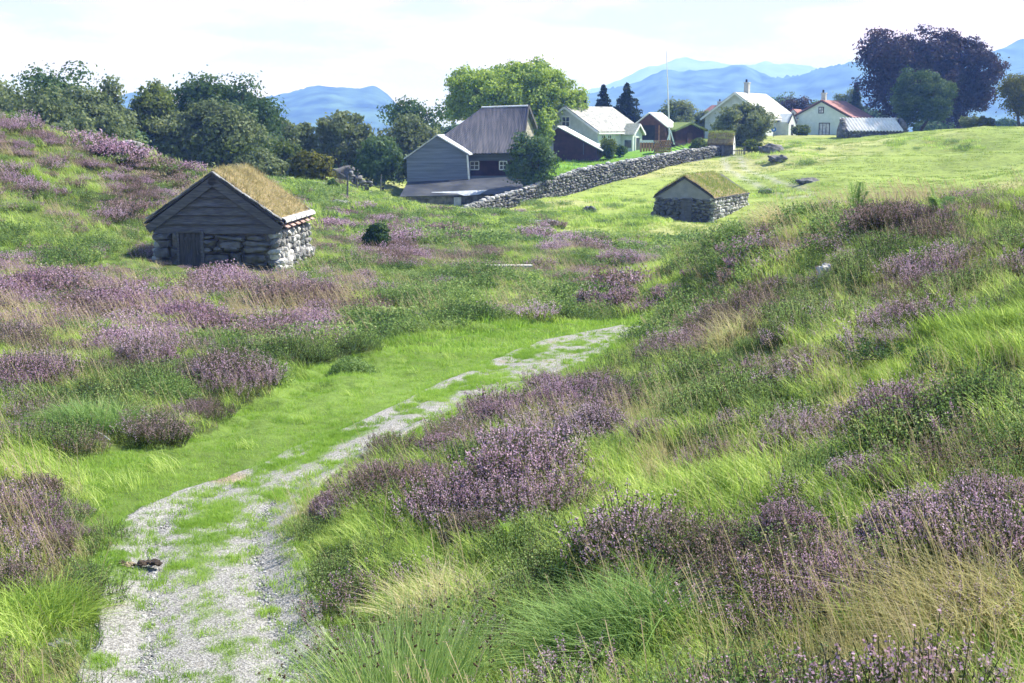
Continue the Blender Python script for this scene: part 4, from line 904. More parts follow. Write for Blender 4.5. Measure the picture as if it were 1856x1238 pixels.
# long low stone shed with corrugated roof
def long_shed():
    o = P(1640, 249, 148); t = thing('byre', 'long low dark stone byre with pale corrugated roof in front of the blue cottage', 'shed', o, R(0))
    # ridge along x; local x from -7.0 to 0
    W, D, hw, hr = 7.0, 3.4, .75, 2.15
    mb = MB(); stone_face(mb, (-W, .1), (0, .1), -.4, hw, .5, .26, .4, .5, .15, mats=2); mb.box((-W / 2, D / 2, .2), (W - .3, D - .1, 1.1), 0); mb.build('wall', [M['darkstone'], M['stone']], t)
    for x in (-W, 0):
        mb = MB(); mb.prism([(x, -.2, -.4), (x, D + .1, -.4), (x, D + .1, hw), (x, D * .55, hr + .05), (x, D * .4, hr + .05), (x, -.2, hw)], ((.35 if x < -1 else -.35), 0, 0))
        for k in range(22):
            u = rng.random(); z = hw + (hr - hw) * u; stone(mb, (x + rng.uniform(-.15, .15), -.25 + u * D * .45, z * 1.0 - rng.random() * .3), (.45, .35, .3), .6, .2)
        mb.build('gable_stones', [M['darkstone']], t, smooth=True)
    mb = MB(); n = 17 * 8; xs = np.linspace(-W + .35, -.3, n); off = .07 * np.cos(np.arange(n) * 2 * np.pi / 8)
    v = []
    sk = .55
    for (y, z, s) in ((-.3, hw + .02, 0), (D * .48, hr + .08, -sk)):
        for lay in (0, -.05): v += [(x + s, y - o_ * .6, z + lay + o_) for x, o_ in zip(xs, off)]
    f = []
    for i in range(n - 1): f += [(i, i + 1, 2 * n + i + 1, 2 * n + i), (n + i, 3 * n + i, 3 * n + i + 1, n + i + 1), (i, n + i, n + i + 1, i + 1), (2 * n + i, 2 * n + i + 1, 3 * n + i + 1, 3 * n + i)]
    mb.add(v, f); mb.prism([(-W + .3, D * .48, hr + .06), (-.3, D * .48, hr + .06), (-.3, D + .3, hw), (-W + .3, D + .3, hw)], (0, 0, -.06)); mb.build('roof', corr_white, t)
long_shed()
# blue round sign
o = P(1402, 246, 150); t = thing('round_sign', 'small round blue sign on a post by the white house porch', 'sign', o)
mb = MB(); mb.tube([(0, 0, -.2), (0, 0, .75)], [.03, .03], 6); mb.build('post', M['wood'], t)
mb = MB(); mb.tube([(0, .02, .72), (0, -.02, .72)], [.29, .29], 20); mb.tube([(0, -.02, .72), (0, -.028, .72)], [.29, .29], 20); mb.build('disc', solid('blue_enamel', (0.04, 0.12, 0.45), (0.06, 0.18, 0.55), 4, rough=.4), t)
mb = MB(); mb.tube([(0, -.032, .72), (0, -.04, .72)], [.09, .09], 14); mb.build('centre_mark', whitetrim, t)

# ------------------------------------------------------------------ rocks
def rock(name, label, px, py, d, size, mat='stone', boxy=.7, sink=.25, n=1, cat='rock', seed=0, group=None):
    r = np.random.default_rng(seed + int(px)); p = P(px, py, d); p[2] = h1(p[0], p[1])
    mb = MB()
    for k in range(n):
        import bmesh
        bm = bmesh.new(); bmesh.ops.create_icosphere(bm, subdivisions=4, radius=1.0); v = np.array([q.co[:] for q in bm.verts]); f = np.array([[w.index for w in q.verts] for q in bm.faces]); bm.free()
        v = np.sign(v) * np.abs(v) ** boxy
        q = v * 1.6 + r.random(3) * 20
        dd = (fbm(q[:, 0] + q[:, 2] * .7, q[:, 1] - q[:, 2] * .5, 5, 3) - .5) * 1.3
        pl = np.clip((v @ (r.normal(size=(3, 3)).T)) , -1, 1).mean(1) * .15
        v = v * (1 + dd + pl)[:, None] * np.array(size) / 2 * (1 if k == 0 else r.uniform(.3, .6))
        off = np.array((0, 0, 0)) if k == 0 else np.array(((r.random() - .5) * size[0] * 1.2, (r.random() - .5) * size[1], 0))
        mb.add(v + off + (0, 0, size[2] * (.5 - sink)), f)
    o = mb.build(name, M[mat], smooth=True, loc=tuple(p)); return tag(o, label, cat, group)
rock('boulder', 'large dark boulder right of the picket gate', 1398, 272, 122, (2.0, 1.6, 1.3), 'darkstone', n=3, seed=4)
rock('boulder', 'dark low boulder in the grass below the larger one by the gate', 1410, 293, 113, (1.5, 1.2, .7), 'darkstone', n=3, seed=5)
rock('rock_outcrop', 'flat grey outcrop in the grass above the heather bed', 985, 407, 71, (1.6, 1.2, .45), 'stone', n=3, seed=6)
rock('rock', 'small dark stone on the green slope just below the stone wall', 1070, 371, 89, (.9, .6, .5), 'darkstone', n=2, seed=7)
rock('rock', 'pale flat stone in the grass left of the field hut', 1098, 408, 74, (.7, .5, .2), 'stone', seed=8)
rock('rock', 'low stone lying in the field grass right of the turf hut', 1388, 352, 92, (.8, .6, .4), 'darkstone', n=2, seed=9)
rock('rock_outcrop', 'low rocky knoll in the middle of the mown field', 1462, 350, 92, (1.3, 1.0, .5), 'darkstone', n=3, seed=10)
rock('rock_outcrop', 'bare grey rock crest on top of the heather hillside', 205, 272, 56, (1.9, 1.6, .5), 'stone', n=2, seed=11)
rock('rock_outcrop', 'shaded grey rock hump under the trees beyond the heather hillside', 275, 270, 85, (2.6, 2.0, .8), 'stone', n=3, seed=12)
rock('rock_outcrop', 'dark rock face under the middle group of trees', 622, 293, 108, (2.6, 2, 1.5), 'darkstone', n=3, seed=13)
rock('rock_outcrop', 'weathered grey rocks on the green knoll behind the shed roof', 578, 351, 76, (1.0, .8, .35), 'stone', n=3, seed=14)
rock('rock_outcrop', 'strip of broken pale rock on the slope right of the shed roof', 608, 375, 66, (1.1, .8, .3), 'stone', n=4, seed=15)
rock('boulder', 'pale stone half sunk in the heather of the right bank', 1496, 491, 19.5, (.22, .15, .24), 'paler', seed=16, sink=-.1)
rock('flat_stone', 'white flat stone at the left edge of the track near the corner', 115, 1166, 8.6, (.19, .12, .035), 'stone', seed=17, sink=.1)
rock('pebble', 'small pale stone lying beside the white flat stone on the track', 180, 1172, 8.5, (.12, .08, .035), 'paler', seed=18, sink=0)
# ruined stone wall piece by the fence
o = P(656, 375, 82); o[2] = h1(o[0], o[1]); t = thing('ruined_wall', 'short ruined stack of wall stones left of the barn', 'wall', o)
mb = MB(); stone_face(mb, (-.7, 0), (.6, .4), -.3, lambda q: 1.4 - .7 * q, .4, .2, .5, .5, .18, tilt=.25, mats=2); mb.build('stones', [M['stone'], M['darkstone']], t, smooth=True)
for px, py, d, lab in ((630, 385, 70, 'thin weathered fence post standing left of the ruined wall'), (690, 352, 98, 'thin fence post standing close to the barn'), (647, 366, 80, 'leaning fence post touching the ruined wall')):
    p = P(px, py, d); p[2] = h1(p[0], p[1]); mb = MB(); mb.tube([(0, 0, -.2), (.03, 0, .8), (.08, 0, 1.35)], [.05, .045, .04], 6)
    tag(mb.build('fence_post', M['wood'], loc=tuple(p)), lab, 'post', 'old fence posts by the barn')
# flat pale plank/stone slab beyond the lane
p = P(912, 489, 40); p[2] = h1(p[0], p[1]) + .42; mb = MB(); mb.box((0, 0, 0), (1.85, .28, .05)); mb.box((-.7, 0, -.2), (.08, .22, .38)); mb.box((.7, 0, -.2), (.08, .22, .38)); mb.box((-.7, 0, -.45), (.08, .22, .4)); mb.box((.7, 0, -.45), (.08, .22, .4))
tag(mb.build('plank_bench', solid('sun_bleached_plank', (0.40, 0.38, 0.34), (0.58, 0.55, 0.49), 6, stretch=(.5, 4, 4), bump=.3), loc=tuple(p)), 'low sun bleached plank among the heather beyond the green lane', 'plank')
# dark clod on the track
def clod():
    p = P(252, 1032, 10.3); p[2] = h1(p[0], p[1]) + .05; r = np.random.default_rng(5); mb = MB()
    for k in range(46):
        u = r.uniform(-1, 1); rr_ = .07 * (1 - u * u * .6)
        stone(mb, (u * .20, r.normal() * .02 + .025 * math.sin(u * 4), abs(r.normal()) * .008), (.06, .04, .022), .7, .3, Matrix.Rotation(r.uniform(0, 3), 3, 'Z') @ Matrix.Rotation(r.normal() * .4, 3, 'X'), m=int(u > -.6 and u < .0 and r.random() < .75), r=r)
    tag(mb.build('dung_clod', [solid('dark_dung', (0.03, 0.022, 0.016), (0.09, 0.065, 0.045), 30, bump=.8), solid('dry_dung', (0.24, 0.19, 0.11), (0.36, 0.29, 0.18), 30, bump=.6)], smooth=True, loc=tuple(p)), 'dark dried clod of dung lying on the gravel track', 'dung')
clod()
for (xa, ya, xb, yb), lab in (((255, 762, 292, 790), 'pale stick lying nearest the rush tussock on the lane edge'), ((208, 788, 232, 806), 'middle one of the three short pale sticks on the lane edge'), ((172, 800, 200, 818), 'leftmost pale stick on the lane edge')):
    a = ground_hit(xa, ya); b = ground_hit(xb, yb); A = np.array((*a, h1(*a) + .10)); B = np.array((*b, h1(*b) + .10)); mb = MB()
    mb.tube([A - A, (B - A) * .5 + (0, .02, .0), B - A], [.009, .008, .005], 6); tag(mb.build('fallen_stick', EAVE, loc=tuple(A)), lab, 'stick', 'sticks lying on the lane edge')
# ------------------------------------------------------------------ trees
WIDE = []
LEAF = dict(
    maple=veg('maple_leaves', (0.045, 0.085, 0.03), (0.10, 0.155, 0.05), (0.25, 0.31, 0.12), 0.25, .5, .015),
    sycamore=veg('sycamore_leaves', (0.16, 0.26, 0.04), (0.34, 0.46, 0.07), (0.54, 0.62, 0.16), 0.5, .5, .02),
    dark=veg('dark_leaves', (0.045, 0.09, 0.03), (0.09, 0.16, 0.05), (0.17, 0.25, 0.09), 0.4, .4, .015),
    grey=veg('grey_green_leaves', (0.10, 0.14, 0.055), (0.18, 0.23, 0.09), (0.30, 0.33, 0.15), 0.45, .4, .015),
    birch=veg('birch_leaves', (0.06, 0.10, 0.018), (0.13, 0.18, 0.035), (0.22, 0.26, 0.06), 0.45, .4),
    copper=veg('copper_beech_leaves', (0.032, 0.024, 0.032), (0.06, 0.042, 0.048), (0.15, 0.105, 0.10), 0.35, .35, .02),
    olive=veg('olive_leaves', (0.07, 0.09, 0.015), (0.15, 0.16, 0.025), (0.25, 0.24, 0.04), 0.45, .5),
    conifer=veg('conifer_needles', (0.018, 0.035, 0.018), (0.038, 0.062, 0.032), (0.07, 0.10, 0.05), 0.2, .5),
    juniper=veg('juniper_needles', (0.03, 0.07, 0.018), (0.06, 0.12, 0.025), (0.12, 0.19, 0.04), 0.3, 1.5),
)
def crown(mb, r, W, H, zc, D=None, nb=60, leaves=9000, size=.26, shape='round', sub=.2, gap=0.0, fill=.2):
    D = D or W * .9; k = nb
    # branch-end clumps spread over an uneven envelope
    u = r.normal(size=(k, 3)); u /= np.linalg.norm(u, axis=1, keepdims=True)
    if shape == 'dome': u[:, 2] = np.where(u[:, 2] < -.25, -u[:, 2], u[:, 2]); 
    rad = np.where(r.random(k) < .78, r.uniform(.66, .88, k), r.uniform(.2, .66, k))
    lump = 1 + .16 * np.sin(u[:, 0] * 5 + r.random() * 6) * np.cos(u[:, 2] * 4 + r.random() * 6) + r.normal(0, .05, k)
    c = u * (rad * lump)[:, None]
    if shape == 'dome': c[:, :2] *= (1 + .28 * np.clip(c[:, 2:3], 0, 1))
    if shape == 'tall': c[:, :2] *= (1 - .45 * np.clip(c[:, 2:3], -1, 1))
    if shape == 'irregular': c[:, :2] *= (1 + .25 * np.sin(c[:, 2:3] * 6 + r.random() * 6)); c += r.normal(0, .07, c.shape)
    C = c * np.array((W / 2, D / 2, H / 2)) + (0, 0, zc)
    br = sub * min(W, H) * r.uniform(.55, 1.25, k)
    wgt = br ** 2; wgt /= wgt.sum(); ids = r.choice(k, leaves, p=wgt)
    n = r.normal(size=(leaves, 3)); n[:, 2] += .35; n /= np.linalg.norm(n, axis=1, keepdims=True)
    rr_ = np.where(r.random(leaves) < fill, r.uniform(.2, .8, leaves), r.uniform(.8, 1.08, leaves)); rr_ = np.where(r.random(leaves) < .07, rr_ * r.uniform(1.1, 1.55, leaves), rr_)
    lum = 1 + .22 * np.sin(n[:, 0] * 7 + ids) * np.sin(n[:, 1] * 6 + ids * 2) + .15 * np.sin(n[:, 2] * 9 + ids)
    pos = C[ids] + n * (br[ids] * rr_ * lum)[:, None] * np.array((1.12, 1.12, .82))
    nn = n + r.normal(0, .45, n.shape)
    s = size * r.uniform(.6, 1.35, leaves); v, f = leaf_quads(pos, nn, s * .75, s, r); mb.add(v, f)
    return C, br
def tree(name, label, px, top, width, d, leaf='dark', shape='round', nb=60, leaves=9000, size=.26, bot=.12, sub=.2, seed=0, base=None, cat='tree', group=None, trunks=1, fill=.2, D=None, trunk_r=None):
    r = np.random.default_rng(seed * 101 + int(px) + 5); x = (px - 928) / F * d; z = h1(x, d) if base is None else P(px, base, d)[2]
    zt = P(px, top, d)[2]; Ht = zt - z; W = width / F * d * (1.15 if group in WIDE else 1); t = thing(name, label, cat, (x, d, z), 0, group)
    H = Ht * (1 - bot); zc = Ht * bot + H / 2
    mb = MB(); C, br = crown(mb, r, W * .93, H * .95, zc, D, nb, leaves, size, shape, sub, fill=fill); mb.build('crown', LEAF[leaf], t)
    tb = MB(); tr = trunk_r or max(.07, Ht * .028)
    for q in range(trunks):
        ox = 0 if trunks == 1 else (q - (trunks - 1) / 2) * W * .12; fk = np.array((ox * 1.6 + r.normal() * .1 * W * .3, r.normal() * .1, Ht * max(bot, .18) * 1.15))
        tb.tube([(ox, 0, -.4), (ox, 0, Ht * .04), fk * (.6, .6, .6) + (ox * .4, 0, 0), fk, (fk[0] * 1.15, 0, Ht * .55), (fk[0], 0, Ht * .85)], np.array([1.5, 1.1, .9, .8, .45, .1]) * tr / (1 if trunks == 1 else 1.4), 8)
        for i in r.choice(len(C), min(len(C), 12 if Ht > 3 else 7), replace=False):
            e = C[i]; m_ = fk * .45 + e * .55 + (0, 0, -.05 * H); tb.tube([fk * (1, 1, r.uniform(.8, 1.4)), m_, e], np.array([.45, .28, .08]) * tr, 5)
    tb.build('trunk', M['bark'], t, smooth=True)
    return t
def conifer(name, label, px, top, width, d, leaf='conifer', layers=22, seed=0, base=None, group=None):
    r = np.random.default_rng(seed + int(px)); x = (px - 928) / F * d; z = h1(x, d); zt = P(px, top, d)[2]; H = zt - z; W = width / F * d
    t = thing(name, label, 'tree', (x, d, z), 0, group); mb = MB(); P_ = []; N_ = []
    for i in range(layers):
        f = i / (layers - 1); zz = H * (.08 + .90 * f); Rr = W / 2 * (1 - f) ** .75 * r.uniform(.7, 1.2) + .08
        for k in range(int(7 + 13 * (1 - f))):
            a = r.uniform(0, 6.283); ln = Rr * r.uniform(.5, 1.25); m = int(60 * (ln / (W / 2)) + 16); s = r.random(m)
            px_ = np.cos(a) * ln * s + r.normal(0, .11, m) * (1.2 - s) * 1.2; py_ = np.sin(a) * ln * s + r.normal(0, .11, m) * (1.2 - s) * 1.2
            P_.append(np.stack([px_, py_, zz - .28 * ln * s ** 1.4 + .12 * s + r.normal(0, .07, m)], 1)); N_.append(r.normal(size=(m, 3)) + (0, 0, 1))
    c = np.concatenate(P_); v, f = leaf_quads(c, np.concatenate(N_), .16, .34, r); mb.add(v, f); mb.build('crown', LEAF[leaf], t)
    mb = MB(); mb.tube([(0, 0, -.3), (0, 0, H * .5), (0, 0, H * .98)], [H * .025, H * .016, .02], 7); mb.build('trunk', M['bark'], t, smooth=True)
    return t

GL = 'broadleaved trees on the far left skyline'; WIDE.append(GL)
tree('birch_tree', 'tree at the far left edge of the picture rising above the hill', 5, 132, 100, 92, 'grey', 'tall', seed=1, leaves=11000, group=GL, bot=.05)
tree('birch_tree', 'wide grey-green tree just behind the heather hilltop at far left', 62, 165, 150, 88, 'grey', 'irregular', seed=2, leaves=14000, group=GL, bot=.05)
tree('broadleaf_tree', 'tall dark green tree highest of the group behind the heather hill', 118, 122, 150, 98, 'dark', 'irregular', seed=3, leaves=16000, nb=75, group=GL, bot=.05)
tree('birch_tree', 'grey-green tree right of the tallest one behind the heather hill', 172, 150, 130, 92, 'grey', 'tall', seed=4, leaves=13000, group=GL, bot=.05)
tree('birch_tree', 'slender tree at the gap in the treeline above the rock crest', 212, 146, 70, 96, 'grey', 'tall', seed=5, leaves=8000, group=GL, bot=.05)
tree('birch_tree', 'shorter grey bush-like tree low behind the heather crest', 125, 205, 120, 82, 'grey', 'round', seed=52, leaves=10000, group=GL, bot=.0)
GM = 'broadleaved trees left of the blue hill'; WIDE.append(GM)
tree('birch_tree', 'lighter yellow-green birch right of the gap in the treeline', 282, 150, 90, 100, 'birch', 'tall', seed=6, leaves=10000, nb=60, group=GM, bot=.05)
tree('birch_tree', 'rear tree peeping above the yellow-green birch', 300, 143, 60, 108, 'grey', 'tall', seed=7, leaves=6000, group=GM, bot=.1)
tree('broadleaf_tree', 'dark tree with the highest crown left of the blue hill', 375, 138, 120, 105, 'dark', 'irregular', seed=8, leaves=14000, nb=70, group=GM, bot=.05)
tree('broadleaf_tree', 'broad dark tree at the right of the big dense group beside the blue hill', 438, 148, 130, 103, 'dark', 'irregular', seed=9, leaves=15000, nb=80, group=GM, bot=.05)
tree('birch_tree', 'grey-green tree standing in front of the big dense group', 400, 185, 140, 98, 'grey', 'round', seed=10, leaves=14000, nb=70, group=GM, bot=.03)
tree('birch_tree', 'small tree in front of the dense group above the shed ridge', 335, 200, 90, 98, 'grey', 'round', seed=11, leaves=9000, group=GM, bot=.05)
tree('birch_tree', 'low grey tree at the right foot of the dense group', 505, 205, 72, 110, 'grey', 'tall', seed=12, leaves=8000, group=GM, bot=.05)
tree('birch_tree', 'low tree filling the dip between yellow-green birch and grey one at left', 240, 225, 80, 96, 'dark', 'round', seed=13, leaves=7000, group=GM, bot=0)
GC = 'small trees in front of the blue hill'
tree('slender_tree', 'narrow pointed tree alone in front of the blue hill', 556, 218, 38, 112, 'grey', 'tall', seed=14, leaves=5000, group=GC, bot=.03, sub=.25)
tree('birch_tree', 'two-humped grey-green tree centred below the blue hill', 612, 196, 76, 112, 'grey', 'irregular', seed=15, leaves=10000, group=GC, bot=.08, trunks=2)
tree('birch_tree', 'paler right-hand tree below the blue hill with visible stems', 648, 208, 58, 113, 'grey', 'tall', seed=16, leaves=7000, group=GC, bot=.08, trunks=3)
tree('hawthorn_tree', 'dark rounded tree on the bright grass left of the barn', 690, 247, 84, 106, 'dark', 'round', seed=17, leaves=12000, group=GC, bot=.06, trunks=2)
tree('oak_tree', 'dark spreading tree with ragged left edge behind the barn wing', 752, 176, 110, 124, 'dark', 'irregular', seed=18, leaves=9000, nb=45, group=GC, bot=.25)
tree('birch_tree', 'brown-green tree between barn and the dark spreading tree', 742, 208, 100, 113, 'grey', 'round', seed=19, leaves=12000, group=GC, bot=.05)
tree('sycamore_tree', 'huge bright green dome-shaped sycamore behind the barn', 918, 103, 285, 135, 'sycamore', 'dome', seed=20, leaves=80000, nb=420, size=.26, sub=.075, bot=.0, D=11)
tree('elder_bush', 'dark leafy bush against the right end of the barn', 963, 238, 80, 101, 'dark', 'round', seed=21, leaves=13000, nb=50, bot=.02, trunks=3, size=.2)
tree('garden_tree', 'yellow green small tree between barn gable and farmhouse', 985, 196, 40, 125, 'sycamore', 'round', seed=22, leaves=4000, bot=.1)
conifer('spruce_tree', 'narrow dark conifer just left of the farmhouse chimney', 1056, 174, 44, 150, group='conifers behind the farmhouse')
conifer('spruce_tree', 'middle conifer behind the farmhouse ridge, slightly bent tip', 1091, 155, 66, 155, group='conifers behind the farmhouse')
conifer('spruce_tree', 'broadest dark conifer behind the farmhouse', 1132, 152, 96, 150, layers=26, group='conifers behind the farmhouse')
GF = 'garden trees behind the farm'
tree('apple_tree', 'brownish green tree right behind the flagpole', 1222, 178, 62, 165, 'grey', 'irregular', seed=30, leaves=8000, group=GF, bot=.05)
tree('apple_tree', 'low rounded tree in front of the distant red roof', 1262, 200, 66, 172, 'grey', 'round', seed=31, leaves=8000, group=GF, bot=.02)
tree('apple_tree', 'small tree left of the white house gable', 1290, 200, 40, 182, 'dark', 'round', seed=32, leaves=4000, group=GF, bot=.05)
tree('apple_tree', 'low bush between brown shed and flagpole trees', 1190, 212, 50, 160, 'dark', 'round', seed=33, leaves=5000, group=GF, bot=.02)
tree('lilac_bush', 'wide rounded garden bush in front of the white house', 1338, 184, 122, 140, 'grey', 'round', seed=34, leaves=22000, nb=110, size=.22, sub=.14, bot=.0, trunks=3)
GR = 'trees on the skyline between white house and cottage'
tree('rowan_tree', 'dark tree just right of the white house roof', 1398, 172, 50, 205, 'dark', 'round', seed=35, leaves=6000, group=GR)
tree('rowan_tree', 'sparse twiggy tree on the skyline above the cottage annex', 1418, 160, 36, 215, 'grey', 'irregular', seed=36, leaves=1800, group=GR, fill=.5)
tree('rowan_tree', 'reddish rounded tree left of the cottage chimney', 1432, 178, 62, 200, 'copper', 'round', seed=37, leaves=7000, group=GR)
tree('rowan_tree', 'low dark tree touching the cottage chimney', 1466, 184, 48, 200, 'dark', 'round', seed=38, leaves=5000, group=GR)
tree('rowan_tree', 'small pale green tree behind the cottage roof', 1512, 165, 36, 205, 'grey', 'round', seed=39, leaves=4500, group=GR)
tree('rowan_tree', 'rounded tree at the right end of the cottage ridge', 1536, 158, 40, 205, 'grey', 'round', seed=40, leaves=4500, group=GR)
conifer('spruce_tree', 'pointed bluish conifer at the left edge of the copper beech', 1541, 150, 40, 190)
tree('copper_beech', 'dark purple copper beech, left crown of the great pair', 1622, 46, 165, 176, 'copper', 'irregular', seed=41, leaves=34000, nb=170, size=.33, sub=.11, bot=.08, group='copper beeches')
tree('copper_beech', 'dark purple copper beech, right crown of the great pair', 1728, 52, 158, 178, 'copper', 'irregular', seed=42, leaves=34000, nb=160, size=.33, sub=.11, bot=.08, group='copper beeches')
tree('maple_tree', 'round dark green tree standing in front of the copper beeches', 1660, 119, 128, 152, 'maple', 'round', seed=43, leaves=34000, nb=210, size=.2, sub=.085, bot=.04)
tree('cherry_tree', 'olive yellow tree at the right edge of the picture', 1834, 128, 84, 146, 'olive', 'round', seed=44, leaves=14000, nb=70, bot=.16, size=.22)
tree('garden_bush', 'small grey flowering bush between round tree and olive tree', 1747, 208, 40, 150, 'grey', 'round', seed=45, leaves=4000, cat='bush', bot=0, size=.2)
tree('garden_bush', 'small yellow-green bush beside the grey flowering bush', 1775, 212, 36, 146, 'olive', 'round', seed=46, leaves=4000, cat='bush', bot=0, size=.2)
tree('garden_bush', 'low green bush between red annex and blue cottage', 1444, 226, 38, 158, 'birch', 'round', seed=47, leaves=4000, cat='bush', bot=0, size=.2)
tree('garden_bush', 'low green bush at the foot of the farmhouse wall', 1100, 250, 30, 126, 'birch', 'round', seed=48, leaves=4000, cat='bush', bot=0, size=.16)
tree('garden_bush', 'low green bush in front of the porch', 1122, 262, 22, 127, 'dark', 'round', seed=49, leaves=2500, cat='bush', bot=0, size=.16)
tree('garden_bush', 'leafy bush right of the garden gate', 1358, 252, 36, 128, 'birch', 'round', seed=50, leaves=3500, cat='bush', bot=0, size=.18)
tree('garden_bush', 'low yellow-green bush between the red outbuilding and the little hut', 1262, 250, 30, 130, 'birch', 'round', seed=51, leaves=3000, cat='bush', bot=0, size=.18)
GB = 'bushes on the rise behind the shed roof'
tree('willow_bush', 'grey-green willow bush behind the shed roof', 485, 274, 84, 84, 'grey', 'round', seed=60, leaves=9000, cat='bush', bot=0, size=.2, group=GB)
tree('willow_bush', 'yellow-green rounded bush on the rise right of the shed', 567, 276, 82, 85, 'olive', 'round', seed=61, leaves=9000, cat='bush', bot=0, size=.2, group=GB)
tree('willow_bush', 'bright green bush behind the yellow-green one', 525, 254, 50, 100, 'birch', 'round', seed=62, leaves=5000, cat='bush', bot=0, size=.2, group=GB)
tree('willow_bush', 'small dark bush on the green knoll left of the fence posts', 605, 322, 20, 74, 'dark', 'round', seed=63, leaves=1800, cat='bush', bot=0, size=.14, group=GB)
tree('willow_bush', 'low grey bush at the left end of the rise below the dense trees', 452, 282, 44, 90, 'grey', 'round', seed=64, leaves=4000, cat='bush', bot=0, size=.2, group=GB)
tree('juniper_bush', 'upright dark green juniper among the heather right of the shed', 684, 404, 44, 50, 'juniper', 'tall', seed=65, leaves=6000, cat='bush', bot=0, size=.09, sub=.22)
# far wood behind the farm that reads as one mass
def far_wood():
    r = np.random.default_rng(77); mb = MB()
    for x0, x1, top, d in ((-420, 540, 262, 150), (520, 760, 268, 150), (760, 1060, 225, 175), (1040, 1320, 215, 230), (1320, 1620, 196, 240), (1600, 2300, 215, 215)):
        for k in range(int((x1 - x0) / 22)):
            px = x0 + (k + r.random()) * 22; x = (px - 928) / F * d; dd = d + r.uniform(-8, 12); z = h1(x, dd); zt = P(px, top + r.uniform(-6, 8), dd)[2]
            if zt - z < 1: continue
            n = 900; u = r.normal(size=(n, 3)); u /= np.linalg.norm(u, axis=1, keepdims=True)
            c = u * (1.9, 1.9, (zt - z) / 2) * r.uniform(.75, 1, n)[:, None] + (x, dd, (z + zt) / 2)
            v, f = leaf_quads(c, u + r.normal(0, .5, u.shape), .4, .5, r); mb.add(v, f)
    tag(mb.build('far_wood', LEAF['dark']), 'low belt of distant woodland behind the farm', 'woodland', kind='stuff')
far_wood()
# ------------------------------------------------------------------ ground cover: source tufts (never linked to the scene), instanced on points of ONE stuff object per kind
def disc(n, rad, r): a = r.uniform(0, 6.283, n); q = rad * np.sqrt(r.random(n)); return np.stack([np.cos(a) * q, np.sin(a) * q, np.zeros(n)], 1)
def src_grass(name, mat, n, rad, h, w, lean, wind=None, seed=0, curve=1.0, stalks=0, sh=.5, smat=None, seg=3):
    r = np.random.default_rng(seed); mb = MB(); b = disc(n, rad, r); hh = r.uniform(h[0], h[1], n) * (1 - .4 * np.hypot(b[:, 0], b[:, 1]) / rad)
    v, f = grass_blades(n, b, hh, w * r.uniform(.7, 1.3, n), lean, wind, curve, r, seg); mb.add(v, f)
    mats = [mat]
    if stalks:
        mats.append(smat); b = disc(stalks, rad * .7, r); hs = sh * r.uniform(.75, 1.15, stalks); st = np.random.default_rng(seed + 9)
        ang = (wind if wind is not None else 3.0) + r.normal(0, .5, stalks); ln = r.uniform(.15, .6, stalks)
        for i in range(stalks):
            p = lambda q: b[i] + np.array((math.cos(ang[i]) * ln[i] * hs[i] * q ** 1.8, math.sin(ang[i]) * ln[i] * hs[i] * q ** 1.8, hs[i] * q * (1 - .2 * ln[i] * q)))
            wv = np.array((.5, .5, 0)) * w * .55; A = [p(q) for q in (0, .35, .7, 1)]
            vv = np.array([[a - wv, a + wv] for a in A]).reshape(-1, 3); mb.add(vv, [(0, 1, 3, 2), (2, 3, 5, 4), (4, 5, 7, 6)], 1)
            m = 7; t = r.uniform(.78, 1.02, m); c = np.array([p(q) for q in t]) + r.normal(0, .008, (m, 3)); v, f = leaf_quads(c, r.normal(size=(m, 3)), w * .9, w * 3.4, r); mb.add(v, f, 1)
    return mb.build(name, mats, parent=False)
def sprigs(mb, r, n, rad, h, nf, nl, fs, ls, base=None, spread=.45, flower=.5, stemw=.004, dome=True):
    b = disc(n, rad, r) if base is None else base; q = np.hypot(b[:, 0], b[:, 1]) / rad
    hh = r.uniform(h[0], h[1], n) * (np.sqrt(np.clip(1 - .55 * q ** 2, .1, 1)) if dome else 1)
    dirv = np.stack([b[:, 0] / rad * spread + r.normal(0, .16, n), b[:, 1] / rad * spread + r.normal(0, .16, n), np.ones(n)], 1); dirv /= np.linalg.norm(dirv, axis=1, keepdims=True)
    tip = b + dirv * hh[:, None]
    w = r.normal(size=(n, 3)); w[:, 2] = 0; w /= np.linalg.norm(w, axis=1, keepdims=True); w *= stemw / 2
    V = np.stack([b - w, b + w, tip + w * .5, tip - w * .5], 1).reshape(-1, 3); mb.add(V, np.arange(n * 4).reshape(n, 4), 0)
    t = (r.uniform(0.08, .95, (n, nl))).ravel(); k = np.repeat(np.arange(n), nl); c = b[k] + dirv[k] * (hh[k] * t)[:, None] + r.normal(0, ls * .55, (len(k), 3))
    v, f = leaf_quads(c, r.normal(size=c.shape) + (0, 0, .3), ls * .55, ls * 1.5, r); mb.add(v, f, 0)
    on = r.random(n) < flower; k = np.repeat(np.nonzero(on)[0], nf); t = r.uniform(.55, 1.03, len(k)); c = b[k] + dirv[k] * (hh[k] * t)[:, None] + r.normal(0, fs * .6, (len(k), 3))
    v, f = leaf_quads(c, r.normal(size=c.shape), fs, fs * 1.25, r); mb.add(v, f, 1)
    return b, dirv, hh
def src_heather(name, seed, n, rad, h, nf, nl, fs, ls, flower=.85, fm='hflow', **k):
    r = np.random.default_rng(seed); mb = MB(); sprigs(mb, r, n, rad, h, nf, nl, fs, ls, flower=flower, **k); return mb.build(name, [M['hstem'], M[fm]], parent=False)
